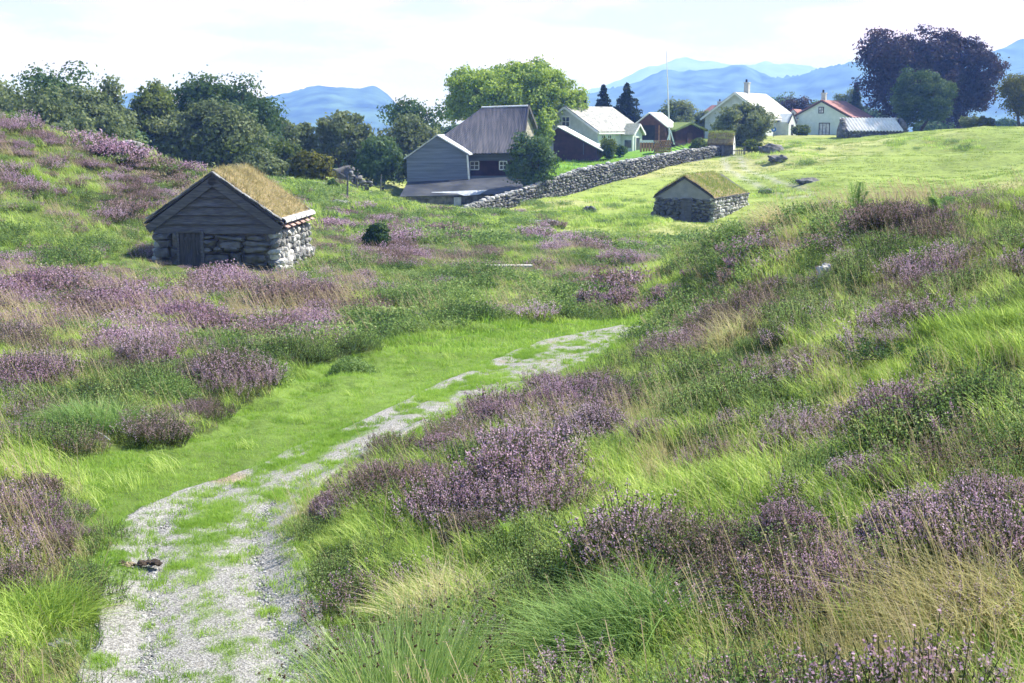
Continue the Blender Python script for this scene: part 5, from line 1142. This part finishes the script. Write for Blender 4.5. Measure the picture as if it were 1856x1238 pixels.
def src_shrub(name, seed, n, rad, h, nl, ls, mat='shrub'):
    r = np.random.default_rng(seed); mb = MB(); b = disc(n, rad, r); dirv = np.stack([b[:, 0] / rad * .5 + r.normal(0, .25, n), b[:, 1] / rad * .5 + r.normal(0, .25, n), np.ones(n)], 1); dirv /= np.linalg.norm(dirv, axis=1, keepdims=True); hh = r.uniform(h[0], h[1], n)
    tip = b + dirv * hh[:, None]; w = np.array((.002, .002, 0)); mb.add(np.stack([b - w, b + w, tip + w * .5, tip - w * .5], 1).reshape(-1, 3), np.arange(n * 4).reshape(n, 4), 1)
    k = np.repeat(np.arange(n), nl); t = r.uniform(.2, 1.02, len(k)); c = b[k] + dirv[k] * (hh[k] * t)[:, None] + r.normal(0, ls * .6, (len(k), 3)); nn = r.normal(size=c.shape) * .8 + (0, 0, .8)
    v, f = leaf_quads(c, nn, ls * .6, ls, r); mb.add(v, f, 0); return mb.build(name, [M[mat], M['twig']], parent=False)
WIND = math.pi * .97
def make_stuff(name, label, sources, pts, rz, sc, idx, cat='ground cover'):
    col = bpy.data.collections.new(name + '_sources')
    for i, s in enumerate(sources): s.name = '%02d_%s' % (i, name); col.objects.link(s)
    me = bpy.data.meshes.new(name); me.vertices.add(len(pts)); me.vertices.foreach_set('co', pts.astype(np.float32).ravel())
    for an, ty, dt in (('rz', 'FLOAT', rz), ('sc', 'FLOAT', sc), ('pick', 'INT', idx)):
        a = me.attributes.new(an, ty, 'POINT'); a.data.foreach_set('value', dt.astype(np.int32 if ty == 'INT' else np.float32))
    o = bpy.data.objects.new(name, me); COL.objects.link(o); tag(o, label, cat, kind='stuff')
    g = bpy.data.node_groups.new(name + '_scatter', 'GeometryNodeTree'); g.interface.new_socket('Geometry', in_out='INPUT', socket_type='NodeSocketGeometry'); g.interface.new_socket('Geometry', in_out='OUTPUT', socket_type='NodeSocketGeometry')
    n, l = g.nodes, g.links; gi, go = n.new('NodeGroupInput'), n.new('NodeGroupOutput')
    ci = n.new('GeometryNodeCollectionInfo'); ci.inputs['Collection'].default_value = col; ci.inputs['Separate Children'].default_value = True; ci.inputs['Reset Children'].default_value = True
    ip = n.new('GeometryNodeInstanceOnPoints'); ip.inputs['Pick Instance'].default_value = True
    def na(nm, ty): q = n.new('GeometryNodeInputNamedAttribute'); q.data_type = ty; q.inputs['Name'].default_value = nm; return q.outputs['Attribute']
    cx = n.new('ShaderNodeCombineXYZ'); l.new(na('rz', 'FLOAT'), cx.inputs[2]); l.new(cx.outputs[0], ip.inputs['Rotation'])
    cs = n.new('ShaderNodeCombineXYZ'); s_ = na('sc', 'FLOAT'); [l.new(s_, cs.inputs[i]) for i in range(3)]; l.new(cs.outputs[0], ip.inputs['Scale'])
    l.new(na('pick', 'INT'), ip.inputs['Instance Index']); l.new(gi.outputs[0], ip.inputs['Points']); l.new(ci.outputs[0], ip.inputs['Instance']); l.new(ip.outputs[0], go.inputs[0])
    md = o.modifiers.new('scatter', 'NODES'); md.node_group = g
    return o

class Bag:
    def __init__(self): self.p = []; self.r = []; self.s = []; self.i = []
    def add(self, p, r, s, i): self.p.append(p); self.r.append(np.broadcast_to(r, (len(p),))); self.s.append(np.broadcast_to(s, (len(p),))); self.i.append(np.broadcast_to(i, (len(p),)))
    def out(self): return [np.concatenate(q) for q in (self.p, self.r, self.s, self.i)]
bags = {k: Bag() for k in ('grass', 'lawn', 'field', 'dry', 'heather', 'shrub')}
S = {}
S['grass'] = [src_grass('g', M['grass'], 60, .13, (.08, .20), .007, .6, WIND, 1), src_grass('g', M['grass'], 60, .13, (.08, .26), .0065, .7, None, 2), src_grass('g', M['grass'], 50, .15, (.16, .38), .0065, .5, WIND, 3),
              src_grass('g', M['grass'], 70, .34, (.14, .34), .013, .5, WIND, 4, seg=2), src_grass('g', M['grass'], 70, .36, (.12, .30), .014, .6, WIND, 5, seg=2),
              src_grass('g', M['grass'], 90, .75, (.18, .42), .034, .5, WIND, 6, seg=2)]
S['lawn'] = [src_grass('l', M['lawn'], 80, .12, (.03, .10), .007, .5, None, 11, seg=2), src_grass('l', M['lawn'], 80, .13, (.03, .11), .005, .5, None, 12, seg=2),
             src_grass('l', M['lawn'], 90, .30, (.04, .15), .014, .5, None, 13, seg=2), src_grass('l', M['lawn'], 24, .06, (.02, .055), .0055, .5, None, 14, seg=2)]
S['field'] = [src_grass('f', M['field'], 80, .8, (.06, .16), .04, .5, None, 21, seg=2), src_grass('f', M['field'], 80, .8, (.05, .22), .04, .6, None, 22, seg=2)]
S['dry'] = [src_grass('d', M['straw'], 26, .13, (.12, .30), .005, .5, WIND, 31, stalks=2, sh=.5, smat=M['seed']), src_grass('d', M['straw'], 22, .15, (.12, .34), .005, .6, WIND, 32, stalks=2, sh=.5, smat=M['straw']),
            src_grass('d', M['straw'], 40, .32, (.2, .45), .009, .5, WIND, 33, stalks=5, sh=.6, smat=M['seed'], seg=2), src_grass('d', M['straw'], 50, .7, (.2, .4), .02, .5, WIND, 34, seg=2)]
S['heather'] = [src_heather('h', 41, 80, .17, (.15, .28), 20, 12, .0075, .011), src_heather('h', 42, 80, .18, (.16, .30), 13, 11, .0085, .011, flower=.6), src_heather('h', 43, 80, .17, (.18, .32), 12, 11, .0085, .011, fm='hbrown', flower=.8),
                src_heather('h', 44, 110, .34, (.18, .36), 8, 5, .019, .022, stemw=.006), src_heather('h', 45, 110, .34, (.18, .34), 8, 5, .019, .022, fm='hbrown', stemw=.006),
                src_heather('h', 46, 150, .62, (.22, .46), 6, 3, .042, .05, stemw=.012), src_heather('h', 47, 150, .62, (.22, .42), 5, 4, .042, .05, fm='hbrown', stemw=.012)]
S['shrub'] = [src_shrub('s', 51, 34, .17, (.12, .30), 16, .018), src_shrub('s', 52, 34, .17, (.10, .24), 18, .016), src_shrub('s', 53, 60, .36, (.14, .36), 11, .038), src_shrub('s', 54, 80, .75, (.2, .5), 8, .085)]

FOOT = [(P(392, 490, 38)[:2] + (0.1, 2.1), 2.5), (P(1262, 402, 80)[:2] + (.9, 2.6), 3.2)]
def clear(x, y):
    ok = np.ones(len(x), bool)
    for c, rad in FOOT: ok &= np.maximum(abs(x - c[0]) / (rad * .82), abs(y - c[1]) / rad) > 1
    px = 928 + F * x / np.maximum(y, 1)
    ok &= ~((y > 98.5) & (y < 118) & (px > 722) & (px < 950)); ok &= ~((y > 126) & (px > 1000) & (px < 1240)); ok &= y < 150
    return ok
BANDS = [(4.6, 9, 120), (9, 14, 90), (14, 22, 46), (22, 34, 22), (34, 52, 9), (52, 80, 4.0), (80, 150, 1.3)]
for y0, y1, dens in BANDS:
    U = .46; area = U * (y1 ** 2 - y0 ** 2); n = int(area * dens); r = np.random.default_rng(int(y0 * 10))
    y = np.sqrt(r.uniform(y0 ** 2, y1 ** 2, n)); x = r.uniform(-U, U, n) * y
    z = hgt(x, y); c = cover(x, y, z); ok = clear(x, y); pd = path_dist(x, y); ok &= pd > -.08
    x, y, z, pd = x[ok], y[ok], z[ok], pd[ok]; c = {k: v[ok] for k, v in c.items()}; n = len(x)
    near, mid, far = y1 <= 22, 22 < y1 <= 52, y1 > 52
    w = {}
    H, S_, B, D = c['H'], c['S'], c['B'], c['D']; lane = c['lane'] & ~c['field']
    w['heather'] = H * (1.15 if near else 1.15); w['shrub'] = S_ * .7 * (1 - .6 * np.clip(H, 0, 1)); w['dry'] = .10 + D * (.30 if near else .7); w['grass'] = .75 + B * 1.5 - .25 * np.clip(H, 0, 1)
    w['shrub'] = w['shrub'] + .16; w['heather'] = w['heather'] + .05; w['dry'] = w['dry'] + .1
    for si, k in enumerate(('heather', 'shrub', 'dry', 'grass')):     # every kind grows in clumps of its own
        cn = fbm(x * 1.15, y * 1.15, 3, 80 + si); w[k] = np.maximum(w[k], 0) * np.exp((cn - .5) * (13 if k != 'grass' else 6))
    for k in w: w[k] = np.where(lane, .0, np.maximum(w[k], 0))
    w['lawn'] = np.where(lane, 1.0, .0); w['lawn'] = np.where((pd < .25) & ~lane, 1.2, w['lawn']); w['grass'] = np.where(lane, .03, w['grass'])
    for k in w: w[k] = np.where(c['field'], 0, w[k])
    w['field'] = np.where(c['field'] & ~c['yard'], 1.0, 0); rough = c['field'] & ~c['yard'] & (ell(c['px'], c['py'], [(1425, 280, 60, 22, 1), (1462, 345, 50, 14, 1), (1700, 262, 90, 12, .6), (1080, 375, 120, 14, 1), (1380, 352, 30, 8, 1), (1120, 405, 70, 12, .8)]) > .25)
    w['grass'] = np.where(rough, .9, w['grass']); w['dry'] = np.where(rough, .35, w['dry']); w['shrub'] = np.where(rough, .25, w['shrub']); w['lawn'] = np.where(c['field'], 0, w['lawn']); w['lawn'] = np.where(c['yard'], 1, w['lawn'])
    keys = list(w); Wm = np.stack([w[k] for k in keys], 1); tot = Wm.sum(1); Wm /= np.maximum(tot, 1e-9)[:, None]; ch = (r.random(n)[:, None] > np.cumsum(Wm, 1)).sum(1).clip(0, len(keys) - 1)
    dn = fbm(x * 1.4, y * 1.4, 3, 61)
    for ki, k in enumerate(keys):
        m = ch == ki
        if k in ('lawn',) and far: m &= c['yard'] & (r.random(n) < .8)
        if k == 'lawn' and mid: m &= r.random(n) < .9
        if k == 'field': m &= r.random(n) < .5
        if not m.any(): continue
        q = np.stack([x, y, z], 1)[m]; nn = len(q); rot = r.uniform(0, 6.283, nn); s = r.uniform(.7, 1.3, nn) * (.75 + .5 * dn[m])
        if k in ('grass', 'dry'): rot = r.normal(0, .5, nn)
        if k == 'grass': i = r.integers(0, 3, nn) if near else (r.integers(3, 5, nn) if mid else np.full(nn, 5)); s = s * (.72 + .35 * fbm(q[:, 0] * 1.3, q[:, 1] * 1.3, 2, 66) * 2)
        if k == 'grass': s = np.where(pd[m] < .4, s * .5, s)
        s = s * np.where((np.abs(q[:, 0] + 8.9) < 2.6) & (q[:, 1] > 33.5) & (q[:, 1] < 38.5), .45, 1)
        if k == 'dry': i = r.integers(0, 2, nn) if near else (np.full(nn, 2) if mid else np.full(nn, 3)); s = s * (.75 + .25 * D[m])
        if k == 'dry': s = np.where(lane[m], s * .5, s)
        if k == 'lawn' and far: s = s * 3
        if k == 'lawn': s = s * np.where(r.random(nn) < .1, 1.5, 1)
        if k == 'lawn': i = r.integers(0, 2, nn) if near else np.full(nn, 2); 
        if k == 'field': i = r.integers(0, 2, nn)
        if k == 'heather':
            s = s * np.clip(.45 + 1.3 * fbm(q[:, 0] * .9, q[:, 1] * .9, 2, 72), .5, 1.5)
            br = (fbm(q[:, 0] * .8, q[:, 1] * .8, 3, 71) + r.normal(0, .06, nn)) > (.57 if near else .51)
            i = np.where(br, 2, r.integers(0, 2, nn)) if near else (np.where(br, 4, 3) if mid else np.where(br, 6, 5)); s = s * (.75 if far else 1) * (.8 + .35 * np.clip(H[m], 0, 1.2)) * (1.15 if near else 1.0)
            s = np.where(pd[m] < .7, s * .7, s)
        if k == 'shrub': i = r.integers(0, 2, nn) if near else (np.full(nn, 2) if mid else np.full(nn, 3)); s = s * (.8 + .5 * S_[m])
        q[:, 2] -= .01 + .02 * s
        bags[k].add(q, rot, s, i)
    # extra short green understory near the camera
# verge and strip grass of the track
px_, py_, pz_, A_, S__, g_ = pathdata
r = np.random.default_rng(91); t = np.linspace(0, 1, len(EL)); n = 64000; s = r.random(n) ** 1.0; a = r.random(n)
l = np.stack([np.interp(s, t, EL[:, i]) for i in range(2)], 1); rt = np.stack([np.interp(s, t, ER[:, i]) for i in range(2)], 1); xy = l + (rt - l) * a[:, None]
wd = np.hypot(*(rt - l).T); g = path_grass(a, s, xy[:, 0], xy[:, 1]); keep = (r.random(n) < np.maximum(g * .9, .05) * np.clip(wd / 2.2, .3, 1))
xy = xy[keep]; z = hgt(xy[:, 0], xy[:, 1]) + .02; d_ = np.hypot(*xy.T)
bags['lawn'].add(np.stack([xy[:, 0], xy[:, 1], z], 1), r.uniform(0, 6.28, len(xy)), r.uniform(.5, 1.0, len(xy)) * np.where(r.random(len(xy)) < .04, 1.5, 1), np.where(r.random(len(xy)) < .75, 3, 0))
LAB = dict(grass='long green grass growing over the moor and track banks', lawn='short bright green turf of the lane and track strip', field='pale cropped meadow grass of the far field', dry='straw coloured dry grass stems leaning over the moor', heather='purple flowering heather spread over the moor and hillside', shrub='low leafy green bilberry and bog myrtle scrub on the banks')
NM = dict(grass='long_grass', lawn='short_turf', field='meadow_grass', dry='dry_grass', heather='heather', shrub='low_scrub')
CT = dict(grass='grass', lawn='turf', field='grass', dry='dry grass', heather='heather', shrub='scrub')
for k in bags:
    p, rz_, sc_, ix = bags[k].out(); print(k, len(p)); make_stuff(NM[k], LAB[k], S[k], p, rz_, sc_, ix, CT[k])

# loose gravel stones
r = np.random.default_rng(17); n = 40000; s = r.random(n) ** 1.7 * .55; a = r.random(n)
l = np.stack([np.interp(s, t, EL[:, i]) for i in range(2)], 1); rt = np.stack([np.interp(s, t, ER[:, i]) for i in range(2)], 1); xy = l + (rt - l) * a[:, None]
g = path_grass(a, s, xy[:, 0], xy[:, 1]); keep = r.random(n) > g; xy = xy[keep]; z = hgt(xy[:, 0], xy[:, 1]) + .025 - .015
ps = []
for q, mt in enumerate(('stone', 'paler', 'darkstone')):
    mb = MB(); stone(mb, (0, 0, 0), (.014, .012, .009), .7, .2); ps.append(mb.build('p', M[mt], parent=False, smooth=False))
make_stuff('loose_gravel', 'loose grey gravel stones scattered on the track', ps, np.stack([xy[:, 0], xy[:, 1], z], 1), r.uniform(0, 6.28, len(xy)), np.exp(r.normal(0, .35, len(xy))), r.choice(3, len(xy), p=(.5, .35, .15)), 'gravel')

# ------------------------------------------------------------------ individual plants near the camera
def at_ground(px, py):
    x, y = ground_hit(px, py); return np.array((x, y, h1(x, y)))
def heather_bush(label, px, py, rad, h, seed, fm='hflow', flower=.9, cover_=1.0):
    p = at_ground(px, py); r = np.random.default_rng(seed); d = float(np.hypot(p[0], p[1])); k = max(1, d / 11); h = h * .85; rad = rad * .9; n = int(1500 * rad * rad / .25 / k ** 1.6) + 120
    t = thing('heather_bush', label, 'heather bush', p, 0, 'heather bushes on the right bank')
    mb = MB(); st = MB(); n = min(n, 2200)
    b = disc(n, rad, r); b[:, 2] = 0; q = np.hypot(b[:, 0], b[:, 1]) / rad; lump = .8 + .45 * fbm(b[:, 0] * 4 + seed, b[:, 1] * 4, 3, seed)
    hh = r.uniform(.8, 1.1, n) * h * np.sqrt(np.clip(1 - .8 * q ** 2, .08, 1)) * lump
    dirv = np.stack([b[:, 0] / rad * .5 + r.normal(0, .15, n), b[:, 1] / rad * .5 + r.normal(0, .15, n), np.ones(n)], 1); dirv /= np.linalg.norm(dirv, axis=1, keepdims=True)
    b = b * .62; gz = hgt(p[0] + b[:, 0], p[1] + b[:, 1]) - p[2]; b[:, 2] = gz - .03; tip = b + dirv * hh[:, None]
    w = r.normal(size=(n, 3)); w[:, 2] = 0; w /= np.linalg.norm(w, axis=1, keepdims=True); w *= .0025 * k
    st.add(np.stack([b - w, b + w, tip + w * .5, tip - w * .5], 1).reshape(-1, 3), np.arange(n * 4).reshape(n, 4), 0)
    nl = 12; kk = np.repeat(np.arange(n), nl); tt = r.uniform(.15, .92, len(kk)); c = b[kk] + dirv[kk] * (hh[kk] * tt)[:, None] + r.normal(0, .008 * k, (len(kk), 3)); v, f = leaf_quads(c, r.normal(size=c.shape), .006 * k, .016 * k, r); st.add(v, f, 0)
    on = np.nonzero(r.random(n) < flower)[0]; nf = 13; kk = np.repeat(on, nf); top = np.maximum(.10, hh[kk] * .42); c = tip[kk] - dirv[kk] * (top * r.random(len(kk)))[:, None] + r.normal(0, .005 * k, (len(kk), 3)); v, f = leaf_quads(c, r.normal(size=c.shape), .0085 * k, .0105 * k, r); mb.add(v, f, 0)
    st.build('stems', M['hstem'], t); mb.build('flowers', M[fm], t)
HB = [('big dark-hearted heather bush crowned with purple in the centre of the right bank', 1075, 800, .62, .50, 1, 'hflow', .75),
 ('heather bush spreading right from the big dark-hearted one', 1185, 800, .42, .34, 2, 'hflow', .9),
 ('lilac heather bush hanging over the gravel at the bend', 600, 930, .30, .30, 3, 'hflow', .95),
 ('second lilac heather bush along the gravel edge above the bend', 680, 880, .38, .30, 4, 'hflow', .95),
 ('lilac heather bush midway up the gravel edge', 800, 820, .45, .34, 5, 'hflow', .95),
 ('lilac heather bush where the gravel narrows', 900, 765, .45, .34, 6, 'hflow', .9),
 ('purple heather bush topping the bank beside the upper gravel', 985, 715, .40, .36, 7, 'hflow', .9),
 ('pink heather bush just below the big dark-hearted one', 985, 850, .26, .26, 8, 'hflow', .9),
 ('tall pink heather bush left of the yellow fern frond', 960, 935, .34, .36, 9, 'hflow', .8),
 ('faded heather bush between the fern frond and the rushes', 850, 990, .36, .30, 10, 'hbrown', .8),
 ('faded heather bush alone on the grass right of the centre', 1215, 990, .36, .30, 11, 'hbrown', .9),
 ('purple heather bush at the front of the large right-hand patch', 1430, 985, .34, .34, 12, 'hflow', .9),
 ('upright violet heather bush high in the right-hand patch', 1550, 885, .28, .34, 13, 'hflow', .9),
 ('large violet heather bush near the right edge', 1785, 925, .40, .42, 14, 'hflow', .9),
 ('purple heather bush filling the middle of the right-hand patch', 1640, 960, .42, .34, 15, 'hflow', .85),
 ('low pink heather bush above the dark grass tussock', 1270, 1090, .32, .24, 16, 'hflow', .95),
 ('low faded heather bush left of the low pink one', 1095, 1060, .28, .22, 17, 'hbrown', .9),
 ('upright slim heather bush on the sunlit grass right of centre', 1330, 790, .22, .36, 18, 'hflow', .8),
 ('pink heather bush at the bottom right with tall spikes', 1700, 1235, .24, .24, 19, 'hflow', .9)]
for a in HB: heather_bush(*a)
for a in [('tall purple heather bush standing on the far side of the green lane', 1065, 565, .38, .75, 31, 'hflow', .8), ('dark-based heather bush beside the tall one across the lane', 1120, 562, .6, .6, 32, 'hflow', .9), ('dark magenta heather bush in the left moor', 290, 680, .45, .42, 33, 'hflow', .8), ('brown heather bush in the left foreground above the green tussock', 70, 905, .34, .34, 34, 'hbrown', .8), ('brown heather bush at the left picture edge', 15, 1075, .26, .32, 35, 'hbrown', .8), ('faded heather bush in front of the left tussock', 100, 1000, .24, .2, 36, 'hbrown', .8)]: heather_bush(*a)

def tussock(name, label, px, py, n, rad, h, w, lean, mat, seed, heads=0, wind=None, cat='grass tussock', spread=1.0, base=None):
    p = at_ground(px, py) if base is None else base; r = np.random.default_rng(seed); t = thing(name, label, cat, p)
    b = disc(n, rad, r); hh = r.uniform(h[0], h[1], n); b[:, 2] = hgt(p[0] + b[:, 0], p[1] + b[:, 1]) - p[2] - .03
    a = np.arctan2(b[:, 1], b[:, 0]) + r.normal(0, .4, n)
    if wind is not None: a = np.where(r.random(n) < .55, wind + r.normal(0, .5, n), a)
    ln = np.abs(r.normal(lean, lean * .4, n)) * (.4 + .8 * np.hypot(b[:, 0], b[:, 1]) / rad)
    ld = np.stack([np.cos(a), np.sin(a)], 1); seg = 5; V = np.zeros((n, seg + 1, 2, 3)); wa = r.uniform(0, np.pi, n); wd = np.stack([np.cos(wa), np.sin(wa)], 1); ww = w * r.uniform(.7, 1.3, n)
    def pos(q): 
        o = np.zeros((n, 3)); o[:, :2] = b[:, :2] + ld * (ln * hh * q ** 2)[:, None]; o[:, 2] = b[:, 2] + hh * (q - .42 * np.clip(ln, 0, 1.3) * q ** 2.2); return o
    for i in range(seg + 1):
        q = i / seg; o = pos(q); s = ww * (1 - q ** 2 * .9)
        V[:, i, 0] = o; V[:, i, 1] = o; V[:, i, 0, :2] -= wd * s[:, None] / 2; V[:, i, 1, :2] += wd * s[:, None] / 2
    k = (np.arange(n)[:, None] * 2 * (seg + 1) + np.arange(seg)[None, :] * 2).ravel(); mb = MB(); mb.add(V.reshape(-1, 3), np.stack([k, k + 1, k + 3, k + 2], 1)); mb.build('stems' if heads else 'blades', M[mat], t)
    if heads:
        o = pos(.86); mb = MB(); ids = r.choice(n, heads, replace=False)
        for i in ids:
            for j in range(4): stone(mb, o[i] + r.normal(0, .006, 3), np.array((.008, .008, .011)) * r.uniform(.7, 1.5), .9, .2, r=r)
        mb.build('seed_clusters', M['rushhead'], t, smooth=True)
    return t
tussock('rush_clump', 'tall green rush clump with brown seed clusters at the bottom centre beside the track', 0, 0, 900, .36, (.5, .95), .006, .36, 'rush', 3, heads=90, cat='rushes', base=np.array((P(735, 1300, 6.6)[0], 6.6, h1(P(735, 1300, 6.6)[0], 6.6))))
tussock('rush_clump', 'smaller rush clump leaning over the gravel left of the large one', 0, 0, 300, .2, (.45, .8), .006, .6, 'rush', 4, heads=34, cat='rushes', wind=WIND, base=np.array((P(640, 1290, 7.0)[0], 7.0, h1(P(640, 1290, 7.0)[0], 7.0))))
tussock('grass_tussock', 'big dark green arching grass tussock at the bottom right of the rushes', 1110, 1190, 1700, .40, (.28, .56), .0085, .9, 'rush', 5, wind=WIND)
tussock('grass_tussock', 'green tufted tussock on the left edge of the track', 95, 1120, 1000, .30, (.2, .42), .008, .8, 'grass', 6, wind=0)
tussock('grass_tussock', 'shaggy dark tussock on the far left of the green lane', 175, 785, 2200, .42, (.35, .62), .009, .9, 'rush', 7, wind=WIND)
tussock('straw_tussock', 'bleached straw-coloured tussock behind the rushes', 800, 1120, 500, .35, (.3, .5), .006, .8, 'straw', 8, wind=WIND)
tussock('straw_tussock', 'fan of pale stalks leaning on the bank above the upper gravel', 1330, 640, 260, .4, (.5, .85), .007, .9, 'straw', 9, wind=WIND)
tussock('straw_tussock', 'golden stalks leaning in front of the field hut corner', 1410, 425, 140, .3, (.7, 1.2), .012, 1.1, 'straw', 10, wind=WIND)
tussock('straw_tussock', 'pale silvery grass swept over the bottom right corner', 1760, 1120, 700, .4, (.3, .55), .006, 1.0, 'straw', 11, wind=WIND)
def fern(label, px, py, size, n=5, seed=0, mat='fern', upright=.6):
    p = at_ground(px, py); r = np.random.default_rng(seed); t = thing('fern', label, 'fern', p, 0, 'ferns on the right bank')
    for k in range(n):
        mb = MB(); a = k / n * 6.283 + r.normal(0, .3); up = upright * r.uniform(.55, 1.2); L = size * r.uniform(.45, 1.15); m = 16
        def q(s): return np.array((math.cos(a) * L * s * (1 - up * .5), math.sin(a) * L * s * (1 - up * .5), L * (up * 1.2 * s - .45 * s * s)))
        side = np.array((-math.sin(a), math.cos(a), 0))
        mb.tube([q(s) for s in np.linspace(0, 1, 6)], [.004 * size / .5] * 5 + [.001], 4)
        for i in range(m):
            s = .18 + .8 * i / m; ln = L * .30 * math.sin(math.pi * min(1, (1 - s) * .72 + .12)); c = q(s); dr = q(min(1, s + .05)) - c; dr /= np.linalg.norm(dr)
            for sg in (-1, 1):
                e = c + side * sg * ln + dr * ln * .45; wv = dr * L * .022; 
                for u0, u1 in ((0, .35), (.35, .7), (.7, 1)):
                    A, B_ = c + (e - c) * u0, c + (e - c) * u1; w0 = wv * (1.2 - u0); mb.add([A - w0, (A + B_) / 2 - w0 * 1.5, B_, (A + B_) / 2 + w0 * 1.5, A + w0], [(0, 1, 2, 3, 4)])
        mb.build('frond', M[mat], t)
fern('bright yellow-green fern in the shade between the heather bushes', 925, 1005, .26, 6, 1, upright=1.1)
fern('upright fern on the right skyline bank nearest the hut', 1549, 405, .62, 9, 2, 'rush', upright=1.3)
fern('narrow fern on the skyline bank right of the tall one', 1702, 405, .5, 8, 3, 'rush', upright=1.4)
fern('fern on the skyline bank between the two upright ferns', 1600, 412, .45, 8, 4, 'rush', upright=1.0)
fern('spreading bright fern above the dark heather patch at right', 1668, 480, .42, 6, 5)
fern('large fern at the right picture edge on the upper bank', 1790, 440, .4, 6, 6)
fern('fern fronds close to the right picture edge below the crest', 1838, 470, .4, 6, 7)
def dwarf(label, px, py, h, seed, leaf='dark'):
    p = at_ground(px, py); r = np.random.default_rng(seed); t = thing('dwarf_bush', label, 'bush', p, 0, 'gnarled dwarf bushes on the right bank'); tb = MB(); C = []
    tb.tube([(0, 0, -.05), (.02, 0, h * .3), (.04, 0, h * .5)], [h * .045, h * .035, h * .03], 7)
    for k in range(9):
        a = r.uniform(0, 6.283); e = np.array((math.cos(a) * h * r.uniform(.3, .75), math.sin(a) * h * .5, h * r.uniform(.55, 1.0))); tb.tube([(.03, 0, h * r.uniform(.3, .5)), e * (.5, .5, .8), e], [h * .022, h * .014, h * .005], 5); C.append(e)
    tb.build('stem', M['twig'], t); C = np.array(C); n = 900; i = r.integers(0, len(C), n); c = C[i] * r.uniform(.75, 1.1, n)[:, None] + r.normal(0, h * .10, (n, 3)) * (1, 1, .5)
    mb = MB(); v, f = leaf_quads(c, r.normal(size=c.shape) + (0, 0, .8), h * .045, h * .07, r); mb.add(v, f); mb.build('leaves', LEAF[leaf], t)
dwarf('gnarled little bush with bare stem in the bright grass of the right bank', 1588, 690, .36, 1)
dwarf('dark dwarf bush right of the gnarled bare-stemmed one', 1692, 690, .30, 2)
dwarf('russet dwarf bush left of the gnarled bare-stemmed one', 1520, 672, .26, 3)
dwarf('tiny dark seedling bush on the bright grass left of the russet one', 1365, 690, .18, 4)
dwarf('lone thistle-like sprig on the green lane', 338, 795, .2, 5, 'grey')
for a in [('round leafy shrub at the right edge behind the violet heather', 1845, 830, .45, .34, 1), ('dark leafy shrub mound above the upright violet heather', 1500, 850, .34, .26, 2), ('leafy shrub mound on the near side of the lane at left', 300, 735, .5, .36, 3), ('leafy shrub mound at the lane edge right of the left one', 470, 700, .5, .36, 4), ('dark leafy mound at the far edge of the lane', 640, 672, .4, .26, 5), ('twiggy dark shrub on the bank crest left of the pale stone', 1385, 470, .7, .42, 6), ('dark shrub overhanging the end of the visible gravel', 1200, 645, .5, .38, 7), ('leafy mound beyond the lane below the plank', 960, 540, .8, .4, 8)]:
    lab, px, py, rad, h, sd = a; p = at_ground(px, py); r = np.random.default_rng(sd); t = thing('leafy_shrub', lab, 'bush', p, 0, 'low leafy shrubs'); d = math.hypot(p[0], p[1]); ls = .014 * max(1, d / 10); n = 5200
    u = r.normal(size=(n, 3)); u[:, 2] = abs(u[:, 2]); u /= np.linalg.norm(u, axis=1, keepdims=True); c = u * (rad, rad, h) * (r.uniform(.55, 1.05, n) * (.75 + .5 * fbm(u[:, 0] * 3 + sd, u[:, 1] * 3, 3, sd)))[:, None]; c[:, 2] += hgt(p[0] + c[:, 0], p[1] + c[:, 1]) - p[2]
    mb = MB(); v, f = leaf_quads(c, u + r.normal(0, .7, u.shape), ls * .65, ls * 1.1, r); mb.add(v, f); mb.build('leaves', M['shrub'], t)
    mb = MB()
    for k in range(26):
        e = c[r.integers(0, n)]; mb.tube([(e[0] * .2, e[1] * .2, 0), e * (.7, .7, .6), e * 1.06], [.006, .004, .002], 4)
    mb.build('twigs', M['twig'], t)

# ------------------------------------------------------------------ haze
mb = MB(); mb.box((0, 0, 158), (15200, 15200, 340))
hz = mb.build('haze', bpy.data.materials.new('haze_air'))
n_, l_ = nt(hz.data.materials[0]); n_.remove(n_['Principled BSDF'])
pv = n_.new('ShaderNodeVolumePrincipled'); pv.inputs['Color'].default_value = (0.19, 0.36, 1.0, 1); pv.inputs['Absorption Color'].default_value = (1, 1, 1, 1); pv.inputs['Density'].default_value = 0.0005; pv.inputs['Anisotropy'].default_value = 0.0
l_.new(pv.outputs[0], n_['Material Output'].inputs['Volume'])
tag(hz, 'thin blue haze filling the air', 'haze', kind='stuff')
